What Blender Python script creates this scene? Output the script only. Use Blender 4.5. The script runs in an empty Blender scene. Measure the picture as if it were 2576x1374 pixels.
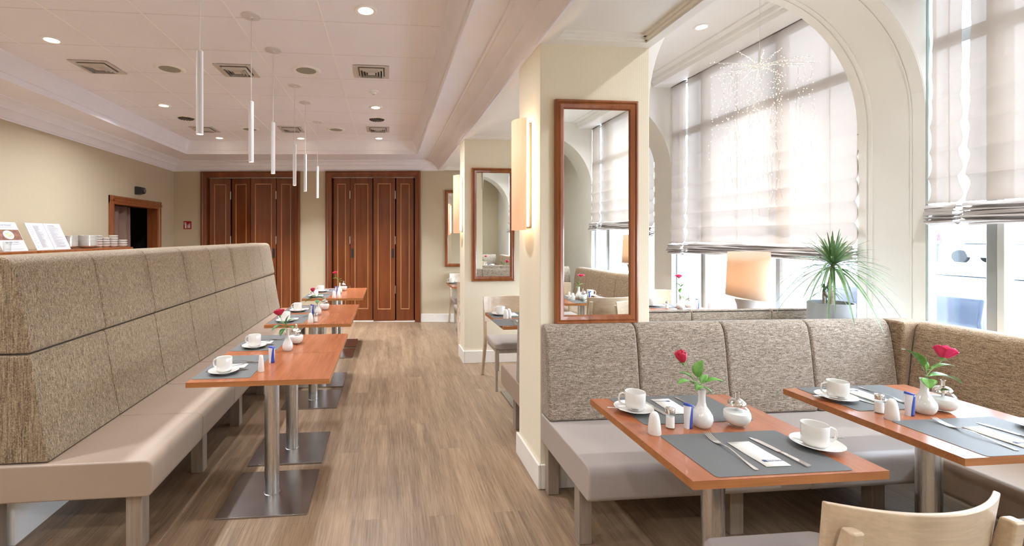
import bpy, bmesh, math, random
from mathutils import Vector, Matrix
R = math.radians
PI = math.pi
random.seed(7)
sc = bpy.context.scene
C = sc.collection

# ------------------------------------------------------------------ camera
F = 1150.0; CX = 1085.0; CY = 595.0
cam_d = bpy.data.cameras.new('camera'); cam = bpy.data.objects.new('camera', cam_d); C.objects.link(cam)
cam_d.sensor_fit = 'HORIZONTAL'; cam_d.sensor_width = 36.0; cam_d.lens = 36.0*F/2576.0
cam_d.shift_x = (1288-CX)/2576.0; cam_d.shift_y = -(687-CY)/2576.0
cam_d.clip_start = 0.05; cam_d.clip_end = 300
YAW = math.atan((CX-975)/F)
cam.location = (0, 0, 1.5); cam.rotation_euler = (R(90), 0, -YAW)
sc.camera = cam

# ------------------------------------------------------------------ world, exposure
w = bpy.data.worlds.new('sky'); sc.world = w; w.use_nodes = True
bg = w.node_tree.nodes['Background']; bg.inputs[0].default_value = (0.88, 0.94, 1.0, 1); bg.inputs[1].default_value = 11.0
sc.view_settings.view_transform = 'Standard'; sc.view_settings.look = 'None'
sc.view_settings.exposure = 0.93; sc.view_settings.use_white_balance = True; sc.view_settings.white_balance_temperature = 5950; sc.view_settings.gamma = 1.0; sc.view_settings.use_curve_mapping = False
cy = sc.cycles
cy.use_denoising = True
cy.max_bounces = 8; cy.diffuse_bounces = 5; cy.glossy_bounces = 4; cy.transmission_bounces = 6; cy.transparent_max_bounces = 12
cy.caustics_reflective = False; cy.caustics_refractive = False; cy.sample_clamp_indirect = 6.0
WARM = (1.0, 0.975, 0.945)

def area(name, loc, size, power, color, rot=(0,0,0), size_y=None, shape='SQUARE', spread=None):
    l = bpy.data.lights.new(name, 'AREA'); l.shape = shape; l.size = size; l.energy = power; l.color = color
    if size_y: l.shape = 'RECTANGLE'; l.size_y = size_y
    if spread: l.spread = spread
    o = bpy.data.objects.new(name, l); C.objects.link(o); o.location = loc; o.rotation_euler = rot
    return o
# sky portals in the window openings (they only guide sampling of the sky)
for (ya, yb) in ((3.12, 5.34), (0.45, 2.65), (-2.3, -0.05)):
    p = area('window_portal', (3.66, (ya+yb)/2, 1.85), yb-ya, 1, (1,1,1), (0, R(90), 0), 3.0)
    p.data.size = 3.0; p.data.size_y = yb-ya
    p.data.cycles.is_portal = True

# ------------------------------------------------------------------ materials
def nt(name):
    m = bpy.data.materials.new(name); m.use_nodes = True
    return m, m.node_tree, m.node_tree.nodes['Principled BSDF']
def N(t, typ, **kw):
    n = t.nodes.new(typ)
    for k, v in kw.items(): setattr(n, k, v)
    return n
def L(t, a, b): t.links.new(a, b)
def setb(b, col=None, rough=None, metal=None, spec=None, coat=None):
    if col is not None: b.inputs['Base Color'].default_value = (*col, 1)
    if rough is not None: b.inputs['Roughness'].default_value = rough
    if metal is not None: b.inputs['Metallic'].default_value = metal
    if spec is not None: b.inputs['Specular IOR Level'].default_value = spec
    if coat is not None: b.inputs['Coat Weight'].default_value = coat
def coords(t, scale=(1,1,1), rot=(0,0,0), loc=(0,0,0), src='Object'):
    tc = N(t, 'ShaderNodeTexCoord'); mp = N(t, 'ShaderNodeMapping')
    mp.inputs['Scale'].default_value = scale; mp.inputs['Rotation'].default_value = rot; mp.inputs['Location'].default_value = loc
    L(t, tc.outputs[src], mp.inputs['Vector']); return mp.outputs[0]
def noise(t, vec, scale=5, detail=3, rough=.5):
    n = N(t, 'ShaderNodeTexNoise'); n.inputs['Scale'].default_value = scale; n.inputs['Detail'].default_value = detail; n.inputs['Roughness'].default_value = rough
    L(t, vec, n.inputs['Vector']); return n.outputs['Fac']
def ramp(t, fac, stops):
    r = N(t, 'ShaderNodeValToRGB'); e = r.color_ramp.elements
    while len(e) < len(stops): e.new(.5)
    for i, (p, c) in enumerate(stops): e[i].position = p; e[i].color = (*c, 1)
    L(t, fac, r.inputs[0]); return r.outputs[0]
def mixc(t, fac, a, b, mode='MIX'):
    m = N(t, 'ShaderNodeMix', data_type='RGBA', blend_type=mode)
    for inp, v in ((m.inputs[0], fac), (m.inputs[6], a), (m.inputs[7], b)):
        if hasattr(v, 'links'): L(t, v, inp)
        elif isinstance(v, (int, float)): inp.default_value = v
        else: inp.default_value = (*v, 1)
    return m.outputs[2]
def bump(t, b, h, strength=.3, dist=.002):
    n = N(t, 'ShaderNodeBump'); n.inputs['Strength'].default_value = strength; n.inputs['Distance'].default_value = dist
    L(t, h, n.inputs['Height']); L(t, n.outputs[0], b.inputs['Normal'])
def plain(name, col, rough=.5, metal=0, spec=.5, coat=0, var=.04, vs=8):
    m, t, b = nt(name); setb(b, col, rough, metal, spec, coat)
    if var:
        f = noise(t, coords(t), vs, 3)
        c = ramp(t, f, [(.3, tuple(x*(1-var) for x in col)), (.7, tuple(min(1, x*(1+var)) for x in col))])
        L(t, c, b.inputs['Base Color'])
    return m
def wood(name, c1, c2, c3=None, rough=.35, axis='y', scale=1.0, coat=0, grain=1.0):
    m, t, b = nt(name); setb(b, None, rough, 0, .5, coat)
    s = {'x': (1.2, 14, 14), 'y': (14, 1.2, 14), 'z': (14, 14, 1.2)}[axis]
    v = coords(t, tuple(k*scale for k in s))
    f = noise(t, v, 1.6, 5, .6)
    s2 = {'x': (3, 90, 90), 'y': (90, 3, 90), 'z': (90, 90, 3)}[axis]
    g = noise(t, coords(t, tuple(k*scale for k in s2)), 1.5, 2)
    col = ramp(t, f, [(.28, c1), (.5, c2), (.74, c3 or c2)])
    col = mixc(t, .35*grain, col, ramp(t, g, [(.35, tuple(x*.6 for x in c1)), (.65, c2)]))
    L(t, col, b.inputs['Base Color'])
    return m
def tweed(name, base, dark, light, h='x', horiz=True):
    """h: the axis the slub threads run along"""
    m, t, b = nt(name); setb(b, None, .9, 0, .15)
    b.inputs['Sheen Weight'].default_value = .15
    sc1 = {'x': (30, 260, 260), 'y': (260, 30, 260), 'z': (230, 230, 14)}[h]
    f1 = noise(t, coords(t, sc1), 1.0, 3, .7)
    f2 = noise(t, coords(t, (190, 190, 190)), 1.0, 2, .6)
    sc3 = {'x': (6, 30, 60), 'y': (30, 6, 60), 'z': (55, 55, 3)}[h]
    f3 = noise(t, coords(t, sc3), 1.0, 3, .6)
    c = ramp(t, f1, [(.36, dark), (.5, base), (.64, light)])
    c = mixc(t, .45, c, ramp(t, f2, [(.40, dark), (.55, base), (.66, light)]))
    c = mixc(t, ramp(t, f3, [(.35, (0,0,0)), (.75, (.4,.4,.4))]), c, tuple(x*.55 for x in base))
    L(t, c, b.inputs['Base Color'])
    bump(t, b, f2, .5, .003)
    return m
def leather(name, col):
    m, t, b = nt(name); setb(b, col, .42, 0, .45)
    v = N(t, 'ShaderNodeTexVoronoi'); v.inputs['Scale'].default_value = 420; L(t, coords(t), v.inputs['Vector'])
    f = noise(t, coords(t), 3, 3)
    L(t, ramp(t, f, [(.3, tuple(x*.93 for x in col)), (.7, col)]), b.inputs['Base Color'])
    bump(t, b, v.outputs['Distance'], .12, .001)
    return m
def glassy(name, tint=(1,1,1), refl=.08, rough=0.0):
    m = bpy.data.materials.new(name); m.use_nodes = True; t = m.node_tree
    t.nodes.remove(t.nodes['Principled BSDF']); out = t.nodes['Material Output']
    tr = N(t, 'ShaderNodeBsdfTransparent'); tr.inputs[0].default_value = (*tint, 1)
    gl = N(t, 'ShaderNodeBsdfGlossy'); gl.inputs['Roughness'].default_value = rough
    lw = N(t, 'ShaderNodeLayerWeight'); lw.inputs[0].default_value = .25
    mul = N(t, 'ShaderNodeMath', operation='MULTIPLY_ADD'); mul.inputs[1].default_value = .28; mul.inputs[2].default_value = refl*.4
    L(t, lw.outputs['Facing'], mul.inputs[0])
    mx = N(t, 'ShaderNodeMixShader'); L(t, mul.outputs[0], mx.inputs[0]); L(t, tr.outputs[0], mx.inputs[1]); L(t, gl.outputs[0], mx.inputs[2])
    L(t, mx.outputs[0], out.inputs[0]); return m
def emit(name, col, strength):
    m = bpy.data.materials.new(name); m.use_nodes = True; t = m.node_tree
    t.nodes.remove(t.nodes['Principled BSDF'])
    e = N(t, 'ShaderNodeEmission'); e.inputs[0].default_value = (*col, 1); e.inputs[1].default_value = strength
    L(t, e.outputs[0], t.nodes['Material Output'].inputs[0]); return m
def cloth(name, col, trans, strength=.55, rough=.9, thr=0.0):
    m = bpy.data.materials.new(name); m.use_nodes = True; t = m.node_tree
    t.nodes.remove(t.nodes['Principled BSDF'])
    d = N(t, 'ShaderNodeBsdfDiffuse'); d.inputs[0].default_value = (*col, 1)
    tl = N(t, 'ShaderNodeBsdfTranslucent'); tl.inputs[0].default_value = (*trans, 1)
    f = noise(t, coords(t, (90, 90, 90)), 1, 2)
    L(t, ramp(t, f, [(.3, tuple(x*.93 for x in trans)), (.7, trans)]), tl.inputs[0])
    mx = N(t, 'ShaderNodeMixShader'); mx.inputs[0].default_value = strength
    L(t, d.outputs[0], mx.inputs[1]); L(t, tl.outputs[0], mx.inputs[2])
    o = mx.outputs[0]
    if thr:
        tp = N(t, 'ShaderNodeBsdfTransparent'); m2 = N(t, 'ShaderNodeMixShader'); m2.inputs[0].default_value = thr
        L(t, o, m2.inputs[1]); L(t, tp.outputs[0], m2.inputs[2]); o = m2.outputs[0]
    L(t, o, t.nodes['Material Output'].inputs[0]); return m
def wallpaper(name, col, stripes=True):
    m, t, b = nt(name); setb(b, col, .7, 0, .25)
    f = noise(t, coords(t), 60, 2)
    base = ramp(t, f, [(.3, tuple(x*.97 for x in col)), (.7, col)])
    if stripes:
        tc = N(t, 'ShaderNodeTexCoord'); sx = N(t, 'ShaderNodeSeparateXYZ'); L(t, tc.outputs['Object'], sx.inputs[0])
        ad = N(t, 'ShaderNodeMath', operation='ADD'); L(t, sx.outputs[0], ad.inputs[0]); L(t, sx.outputs[1], ad.inputs[1])
        mu = N(t, 'ShaderNodeMath', operation='MULTIPLY'); mu.inputs[1].default_value = 2*PI/.0125; L(t, ad.outputs[0], mu.inputs[0])
        si = N(t, 'ShaderNodeMath', operation='SINE'); L(t, mu.outputs[0], si.inputs[0])
        base = mixc(t, ramp(t, si.outputs[0], [(.2, (0,0,0)), (.9, (.5,.5,.5))]), base, tuple(x*.90 for x in col))
    else:
        bump(t, b, f, .15, .002)
    L(t, base, b.inputs['Base Color'])
    return m
def floor_mat():
    m, t, b = nt('vinyl_planks'); setb(b, None, .38, 0, .45)
    tc = N(t, 'ShaderNodeTexCoord'); sx = N(t, 'ShaderNodeSeparateXYZ'); L(t, tc.outputs['Object'], sx.inputs[0])
    cb = N(t, 'ShaderNodeCombineXYZ'); L(t, sx.outputs[1], cb.inputs[0]); L(t, sx.outputs[0], cb.inputs[1])
    def brick(c1, c2, mc, ms=.0012):
        br = N(t, 'ShaderNodeTexBrick'); br.offset = .37; br.inputs['Scale'].default_value = 1
        br.inputs['Brick Width'].default_value = 1.22; br.inputs['Row Height'].default_value = .185
        br.inputs['Mortar Size'].default_value = ms; br.inputs['Mortar Smooth'].default_value = .1
        br.inputs['Color1'].default_value = (*c1, 1); br.inputs['Color2'].default_value = (*c2, 1); br.inputs['Mortar'].default_value = (*mc, 1)
        L(t, cb.outputs[0], br.inputs['Vector']); return br
    br = brick((0.13,.085,.050), (.40,.262,.152), (.10,.07,.045))
    off = N(t, 'ShaderNodeMixRGB'); off.blend_type = 'ADD'; off.inputs[0].default_value = 1
    g1 = N(t, 'ShaderNodeTexNoise'); g1.inputs['Scale'].default_value = 1; g1.inputs['Detail'].default_value = 5; g1.inputs['Roughness'].default_value = .65
    mp = N(t, 'ShaderNodeMapping'); mp.inputs['Scale'].default_value = (17, .9, 1); L(t, tc.outputs['Object'], mp.inputs[0])
    vm = N(t, 'ShaderNodeVectorMath', operation='MULTIPLY_ADD'); vm.inputs[1].default_value = (9, 9, 9)
    L(t, br.outputs['Color'], vm.inputs[0]); L(t, mp.outputs[0], vm.inputs[2]); L(t, vm.outputs[0], g1.inputs['Vector'])
    g2 = noise(t, coords(t, (120, 4, 1)), 1, 3, .7)
    c = mixc(t, .62, br.outputs['Color'], ramp(t, g1.outputs['Fac'], [(.3, (.115,.072,.040)), (.5, (.27,.175,.10)), (.7, (.45,.315,.195))]))
    c = mixc(t, .30, c, ramp(t, g2, [(.36, (.085,.06,.04)), (.62, (.42,.31,.21))]))
    L(t, c, b.inputs['Base Color']); bump(t, b, g2, .12, .001)
    r = N(t, 'ShaderNodeMapRange'); r.inputs[3].default_value = .30; r.inputs[4].default_value = .48; L(t, g1.outputs['Fac'], r.inputs[0]); L(t, r.outputs[0], b.inputs['Roughness'])
    return m
def brushed(name, col, rough=.3, axis='z'):
    m, t, b = nt(name); setb(b, col, rough, 1.0)
    s = {'z': (300, 300, 4), 'x': (4, 300, 300), 'y': (300, 4, 300), 'h': (4, 4, 600)}[axis]
    f = noise(t, coords(t, s), 1, 3)
    r = N(t, 'ShaderNodeMapRange'); r.inputs[3].default_value = rough*.8; r.inputs[4].default_value = rough*1.25
    L(t, f, r.inputs[0]); L(t, r.outputs[0], b.inputs['Roughness'])
    L(t, ramp(t, f, [(.3, tuple(x*.88 for x in col)), (.7, col)]), b.inputs['Base Color'])
    return m

M = {}
M['floor'] = floor_mat()
M['cream'] = wallpaper('cream_wall', (.56,.485,.34), False)
M['stripe'] = wallpaper('striped_wallpaper', (.84,.775,.60), True)
M['ceil'] = plain('ceiling_tile_paint', (.90,.90,.96), .6, var=.02, vs=2)
M['grid'] = plain('ceiling_grid_white', (.93,.92,.91), .5, var=0)
M['stucco'] = plain('cornice_white', (.88,.88,.95), .55, var=.02, vs=3)
M['soffit'] = plain('soffit_cream', (.86,.84,.78), .6, var=.02, vs=3)
M['arch'] = plain('arch_paint', (.80,.78,.73), .5, var=.02, vs=3)
M['white'] = plain('white_paint', (.90,.90,.89), .5, var=.02, vs=3)
M['skirt'] = plain('skirting_white', (.80,.77,.71), .45, var=.03, vs=6)
M['door'] = wood('cherry_door', (.115,.028,.005), (.18,.046,.009), (.245,.075,.018), .36, 'z', .5, coat=.08, grain=.7)
M['doorlite'] = wood('cherry_bead', (.42,.19,.075), (.52,.26,.11), (.58,.31,.14), .35, 'z')
M['frame'] = wood('cherry_frame', (.19,.055,.014), (.30,.095,.027), (.36,.125,.04), .28, 'z', 1, coat=.3, grain=.5)
M['table'] = wood('cherry_table', (.26,.080,.030), (.34,.112,.043), (.40,.15,.062),   .26, 'y', .7, coat=.08, grain=.6)
M['tedge'] = wood('cherry_edge', (.30,.108,.028), (.40,.155,.045), (.45,.19,.065), .4, 'x', 1.2)
M['tweedL'] = tweed('tweed_tall', (.27,.20,.12), (.07,.046,.024), (.50,.40,.27), 'z')
M['tweedR'] = tweed('tweed_corner', (.32,.25,.185), (.07,.052,.038), (.60,.52,.43), 'x')
M['tweedW'] = tweed('tweed_wing', (.32,.215,.125), (.08,.05,.026), (.54,.41,.27), 'y')
M['leather'] = leather('beige_leather', (.34,.26,.195))
M['leatherG'] = leather('grey_leather', (.40,.345,.305))
M['leg'] = wood('taupe_leg', (.22,.175,.135), (.32,.255,.20), (.38,.31,.25), .4, 'z', 1)
M['chair'] = wood('bleached_chair_wood', (.44,.33,.215), (.58,.45,.31), (.66,.53,.39), .34, 'x', .8, coat=.15, grain=.6)
M['chairleg'] = wood('grey_chair_leg', (.34,.28,.21), (.44,.37,.29), (.5,.43,.34), .4, 'z', 1)
M['steel'] = brushed('brushed_steel', (.62,.60,.58), .27, 'z')
M['plate'] = plain('steel_plate', (.36,.34,.33), .27, 1.0, var=.08, vs=6)
M['chrome'] = plain('chrome', (.78,.76,.74), .12, 1.0, var=0)
M['cutlery'] = plain('cutlery_steel', (.72,.70,.68), .18, 1.0, var=0)
M['porc'] = plain('white_porcelain', (.72,.70,.655), .12, 0, .6, .4, var=.01)
M['mat'] = plain('grey_placemat', (.125,.128,.125), .55, 0, .3, var=.05, vs=200)
M['napkin'] = plain('paper_napkin', (.68,.66,.61), .9, var=.02, vs=60)
M['card'] = plain('menu_paper', (.56,.55,.56), .6, 0, .2, var=0)
M['ink'] = plain('blue_ink', (.06,.07,.16), .8, var=0)
M['inkg'] = plain('grey_ink', (.12,.115,.13), .8, var=0)
M['blue'] = plain('blue_plastic', (.035,.07,.36), .35, var=.02)
M['plastic'] = plain('white_plastic', (.70,.69,.70), .3, var=.01)
M['sugar'] = plain('sugar_grains', (.88,.86,.82), .95, var=.03, vs=300)
M['glass'] = glassy('clear_glass', (.98,.99,.98), .08)
M['pane'] = glassy('window_glass', (.97,.99,1.0), .05)
M['gedge'] = plain('green_glass_edge', (.42,.56,.54), .1, var=.05)
M['winframe'] = plain('window_frame_grey', (.33,.34,.34), .4, .3, var=.03)
M['winlight'] = plain('window_frame_light', (.62,.63,.62), .4, .2, var=.03)
M['blind'] = cloth('blind_linen', (.50,.43,.37), (.185,.148,.12), .34, thr=.012)
M['blindgrey'] = cloth('blind_linen_folds', (.55,.50,.46), (.22,.19,.17), .22)
M['lampshade'] = cloth('lampshade_linen', (.66,.57,.46), (.70,.56,.42), .50)
M['sconce'] = None
M['mirror'] = plain('mirror_silver', (.93,.95,.93), .0, 1.0, var=0)
M['black'] = plain('black_plastic', (.02,.022,.028), .35, var=.02)
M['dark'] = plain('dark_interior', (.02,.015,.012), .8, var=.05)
M['curtain'] = plain('brown_curtain', (.20,.12,.09), .8, var=.2, vs=3)
M['red'] = plain('sign_red', (.34,.012,.02), .4, var=.02)
M['rose'] = plain('rose_petal', (.50,.012,.055), .5, var=.25, vs=40)
M['rose2'] = plain('rose_petal_pink', (.72,.02,.12), .5, var=.2, vs=40)
M['leaf'] = plain('rose_leaf', (.13,.30,.05), .45, var=.3, vs=30)
M['leafd'] = plain('rose_leaf_dark', (.06,.17,.04), .45, var=.3, vs=30)
M['stem'] = plain('rose_stem', (.20,.32,.09), .5, var=.2, vs=40)
M['plant'] = plain('dracaena_leaf', (.14,.24,.09), .4, var=.35, vs=12)
M['trunk'] = plain('dracaena_trunk', (.30,.24,.17), .8, var=.3, vs=60)
M['pot'] = plain('grey_pot', (.32,.33,.33), .45, var=.03)
M['soil'] = plain('potting_soil', (.05,.035,.025), .95, var=.3, vs=80)
M['greyboard'] = plain('grey_panel', (.42,.39,.36), .5, var=.03)
M['silver'] = plain('speaker_mesh', (.33,.33,.27), .6, var=.1, vs=400)
M['vent'] = plain('vent_paint', (.62,.58,.54), .5, var=.02)
M['ventdark'] = plain('vent_dark', (.12,.11,.10), .7, var=.02)
M['pend'] = plain('pendant_white', (.70,.69,.69), .35, var=0)
M['glow'] = emit('downlight_glow', (1.0, .80, .52), 9.0)
M['glowp'] = emit('pendant_glow', (1.0, .82, .55), 10.0)
M['fairy'] = emit('fairy_glow', (1.0, .80, .45), 4.5)
M['tube'] = emit('tube_glow', (1.0, .86, .62), 5.0)
M['road'] = plain('street_asphalt', (.42,.42,.43), .8, var=.1, vs=1)
M['carw'] = plain('car_white', (.10,.105,.11), .25, 0, .5, .5, var=0)
M['cardark'] = plain('car_dark', (.02,.03,.055), .25, 0, .5, .5, var=0)
M['carred'] = plain('car_red', (.35,.03,.02), .25, 0, .5, .5, var=0)
M['tyre'] = plain('tyre', (.01,.01,.012), .8, var=0)
M['carglass'] = plain('car_glass', (.04,.05,.06), .08, var=0)
M['skin'] = plain('skin', (.5,.3,.22), .6, var=0)
M['pink'] = plain('pink_jacket', (.13,.004,.035), .8, var=.1)
M['jeans'] = plain('blue_jeans', (.010,.014,.035), .85, var=.2, vs=20)
M['hair'] = plain('dark_hair', (.04,.025,.02), .7, var=0)
M['planet'] = plain('menu_photo_wood', (.20,.085,.05), .6, var=.4, vs=30)
M['egg'] = plain('menu_photo_egg', (.70,.55,.35), .6, var=.3, vs=60)
M['facade'] = plain('street_facade', (.55,.50,.46), .8, var=.1, vs=1)
def sconce_mat():
    m = bpy.data.materials.new('sconce_shade'); m.use_nodes = True; t = m.node_tree; b = t.nodes['Principled BSDF']
    setb(b, (.80,.52,.34), .6)
    b.inputs['Emission Color'].default_value = (1, .58, .32, 1); b.inputs['Emission Strength'].default_value = .38
    f = noise(t, coords(t, (60, 60, 6)), 1, 2); L(t, ramp(t, f, [(.3, (.66,.38,.22)), (.7, (.72,.43,.26))]), b.inputs['Base Color'])
    return m
M['sconce'] = sconce_mat()

# ------------------------------------------------------------------ mesh helpers
class MB:
    def __init__(s): s.b = bmesh.new()
    def face(s, pts):
        vs = [s.b.verts.new(p) for p in pts]
        try: s.b.faces.new(vs)
        except ValueError: pass
    def box(s, x0, x1, y0, y1, z0, z1, mat=None):
        r = bmesh.ops.create_cube(s.b, size=1)
        for v in r['verts']:
            v.co = Vector(((x0+x1)/2+v.co.x*(x1-x0), (y0+y1)/2+v.co.y*(y1-y0), (z0+z1)/2+v.co.z*(z1-z0)))
            if mat is not None: v.co = mat @ v.co
        return s
    def prism(s, poly, axis, lo, hi, mat=None):
        def P(a, b, c): return {'x': (c, a, b), 'y': (a, c, b), 'z': (a, b, c)}[axis]
        A = [s.b.verts.new(P(a, b, lo)) for a, b in poly]; B = [s.b.verts.new(P(a, b, hi)) for a, b in poly]
        if mat is not None:
            for v in A+B: v.co = mat @ v.co
        n = len(poly)
        s.b.faces.new(A); s.b.faces.new(B[::-1])
        for i in range(n): s.b.faces.new((A[i], B[i], B[(i+1) % n], A[(i+1) % n]))
        return s
    def lathe(s, prof, c=(0,0,0), n=24, sx=1, sy=1, a0=0, a1=2*PI, mat=None):
        full = abs(a1-a0-2*PI) < 1e-6; k = n if full else n+1
        rings = []
        for (r, z) in prof:
            if r < 1e-6 and full: rings.append([s.b.verts.new((c[0], c[1], c[2]+z))])
            else: rings.append([s.b.verts.new((c[0]+r*sx*math.cos(a0+(a1-a0)*i/n), c[1]+r*sy*math.sin(a0+(a1-a0)*i/n), c[2]+z)) for i in range(k)])
        if mat is not None:
            for rg in rings:
                for v in rg: v.co = mat @ v.co
        for a, b in zip(rings, rings[1:]):
            m = n if full else n
            for i in range(m):
                j = (i+1) % k if full else i+1
                if len(a) == 1 and len(b) == 1: continue
                if len(a) == 1: s.b.faces.new((a[0], b[j], b[i]))
                elif len(b) == 1: s.b.faces.new((a[i], a[j], b[0]))
                else: s.b.faces.new((a[i], a[j], b[j], b[i]))
        return s
    def tube(s, pts, r, n=8, closed=False, cap=True, flat=1.0):
        pts = [Vector(p) for p in pts]; rings = []
        m = len(pts); prev = None
        for i, p in enumerate(pts):
            if closed: d = pts[(i+1) % m]-pts[i-1]
            else: d = pts[min(i+1, m-1)]-pts[max(i-1, 0)]
            d.normalize()
            up = prev if prev is not None else (Vector((0,0,1)) if abs(d.z) < .9 else Vector((1,0,0)))
            a = d.cross(up).normalized(); b = a.cross(d).normalized(); prev = b
            rr = r[i] if isinstance(r, (list, tuple)) else r
            rings.append([s.b.verts.new(p+a*math.cos(2*PI*k/n)*rr+b*math.sin(2*PI*k/n)*rr*flat) for k in range(n)])
        seq = list(zip(rings, rings[1:]+([rings[0]] if closed else [])))
        for A, B in seq[:m if closed else m-1]:
            for k in range(n): s.b.faces.new((A[k], A[(k+1) % n], B[(k+1) % n], B[k]))
        if cap and not closed:
            s.b.faces.new(rings[0][::-1]); s.b.faces.new(rings[-1])
        return s
    def strip(s, pts, th=.0015):
        """pts: (x, y, z, halfwidth) along y; a solid bent strip"""
        T = []
        for x, y, z, h in pts:
            T.append([s.b.verts.new(q) for q in ((x-h, y, z), (x+h, y, z), (x+h, y, z-th), (x-h, y, z-th))])
        for A, B in zip(T, T[1:]):
            for k in range(4): s.b.faces.new((A[k], A[(k+1) % 4], B[(k+1) % 4], B[k]))
        s.b.faces.new(T[0][::-1]); s.b.faces.new(T[-1])
        return s
    def grid(s, fn, nu, nv):
        V = [[s.b.verts.new(fn(i/nu, j/nv)) for j in range(nv+1)] for i in range(nu+1)]
        for i in range(nu):
            for j in range(nv): s.b.faces.new((V[i][j], V[i+1][j], V[i+1][j+1], V[i][j+1]))
        return s
    def ball(s, c, r, sx=1, sy=1, sz=1, seg=12):
        res = bmesh.ops.create_uvsphere(s.b, u_segments=seg, v_segments=max(6, seg*2//3), radius=r)
        for v in res['verts']: v.co = Vector((c[0]+v.co.x*sx, c[1]+v.co.y*sy, c[2]+v.co.z*sz))
        return s
    def build(s, name, mat, parent=None, bevel=0, seg=2, smooth=True, solid=0, ang=35, flip=True):
        if flip: bmesh.ops.recalc_face_normals(s.b, faces=s.b.faces)
        me = bpy.data.meshes.new(name); s.b.to_mesh(me); s.b.free()
        me.materials.append(mat)
        if smooth:
            for p in me.polygons: p.use_smooth = True
            if not bevel: me.set_sharp_from_angle(angle=R(ang))
        o = bpy.data.objects.new(name, me); C.objects.link(o)
        if parent: o.parent = parent
        if solid:
            md = o.modifiers.new('thickness', 'SOLIDIFY'); md.thickness = solid; md.offset = 0
        if bevel:
            md = o.modifiers.new('bevel', 'BEVEL'); md.width = bevel; md.segments = seg; md.limit_method = 'ANGLE'; md.angle_limit = R(32); md.harden_normals = True
        return o
def put(o, loc=None, rz=0):
    if loc: o.location = loc
    o.rotation_euler.z = rz; return o
def tag(o, label, cat, group=None):
    o['label'] = label; o['category'] = cat
    if group: o['group'] = group
    return o
def thing(name, label, cat, loc=(0,0,0), rz=0, group=None):
    o = bpy.data.objects.new(name, None); C.objects.link(o); o.empty_display_size = .05
    o.location = loc; o.rotation_euler = (0, 0, rz)
    return tag(o, label, cat, group)
def S(o): o['kind'] = 'structure'; return o
def dup(root, loc, rz=0, label=None, group=None):
    def cp(o, par):
        c = o.copy(); C.objects.link(c)
        if par: c.parent = par
        for ch in o.children: cp(ch, c)
        return c
    r = cp(root, None); r.location = loc; r.rotation_euler = (0, 0, rz)
    if label: r['label'] = label
    if group: r['group'] = group
    return r
class Kind:
    """builds the first one, copies after that"""
    def __init__(s, fn): s.fn = fn; s.o = None
    def __call__(s, loc, rz, label, group=None):
        if s.o is None:
            s.o = s.fn(); o = s.o; o.location = loc; o.rotation_euler = (0, 0, rz)
            o['label'] = label
        else: o = dup(s.o, loc, rz, label)
        if group: o['group'] = group
        return o
def text_mesh(name, body, size, mat, parent, loc, rot, align='LEFT', bold=0):
    cu = bpy.data.curves.new(name, 'FONT'); cu.body = body; cu.size = size; cu.align_x = align; cu.offset = bold; cu.resolution_u = 2
    o = bpy.data.objects.new(name, cu); C.objects.link(o)
    dg = bpy.context.evaluated_depsgraph_get(); me = bpy.data.meshes.new_from_object(o.evaluated_get(dg))
    bpy.data.objects.remove(o); me.materials.clear(); me.materials.append(mat)
    t = bpy.data.objects.new(name, me); C.objects.link(t); t.parent = parent; t.location = loc; t.rotation_euler = rot
    return t

# ------------------------------------------------------------------ room geometry constants
LW = -3.77; PX0, PX1 = .905, 1.59; WX = 3.5; CZ = 3.0; SZ = 2.8; BZ = 2.65; AZ = 3.46
RY = -3.6
BWANG = math.atan(-.116); BWO = (.905, 7.965, 0); CB = math.cos(BWANG)
def bwy(x): return 7.965-.116*(x-.905)
PIL = [(2.65, 3.085), (5.35, 5.68), (-.04, .43), (-2.78, -2.31)]

S(MB().box(LW-.5, WX+.12, RY-.2, 9.2, -.1, 0).build('floor', M['floor'], smooth=False))
# left wall with a door opening (y 6.70..7.90, z 2.0)
b = MB(); b.box(LW-.15, LW, RY, 6.70, 0, 3.1); b.box(LW-.15, LW, 7.90, 8.75, 0, 3.1); b.box(LW-.15, LW, 6.70, 7.90, 1.97, 3.1)
S(b.build('wall_left', M['cream'], smooth=False))
# back wall, slightly oblique; local x runs along the wall from the pillar line
D1 = (-4.214, -2.457); D2 = (-1.999, -.331); FR = .10; DH = 2.645
b = MB(); xs = [-4.85, D1[0]+.05, D1[1]-.05, D2[0]+.05, D2[1]-.05, 2.75]
b.box(xs[0], xs[1], 0, .3, 0, 3.6); b.box(xs[2], xs[3], 0, .3, 0, 3.6); b.box(xs[4], xs[5], 0, .3, 0, 3.6)
b.box(xs[1], xs[2], 0, .3, DH-.05, 3.6); b.box(xs[3], xs[4], 0, .3, DH-.05, 3.6)
S(put(b.build('wall_back', M['cream'], smooth=False), BWO, BWANG))
S(MB().box(LW-.15, WX+.3, RY-.15, RY, 0, 3.6).build('wall_front', M['cream'], smooth=False))
# window wall: piers, low sill wall and lintel
b = MB()
for a, c in PIL: b.box(WX, WX+.058, a if a > -2 else RY, c, 0, 3.6)
b.box(WX, WX+.15, 7.95, 8.2, 0, 3.6); b.box(WX, WX+.15, 5.68, 5.72, 0, 3.6)
b.box(WX+.06, WX+.15, RY, 8.2, 0, .42); b.box(WX+.06, WX+.15, RY, 8.2, 3.40, 3.6)
S(b.build('wall_right', M['arch'], smooth=False))
# pillars
pn = ['wall_pillar_near', 'wall_pillar_far', 'wall_pillar_behind', 'wall_pillar_rear']
for nme, (a, c) in zip(pn, PIL): S(MB().box(PX0, PX1, a, c, 0, BZ+.03).build(nme, M['stripe'], bevel=.004, seg=1))
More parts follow.
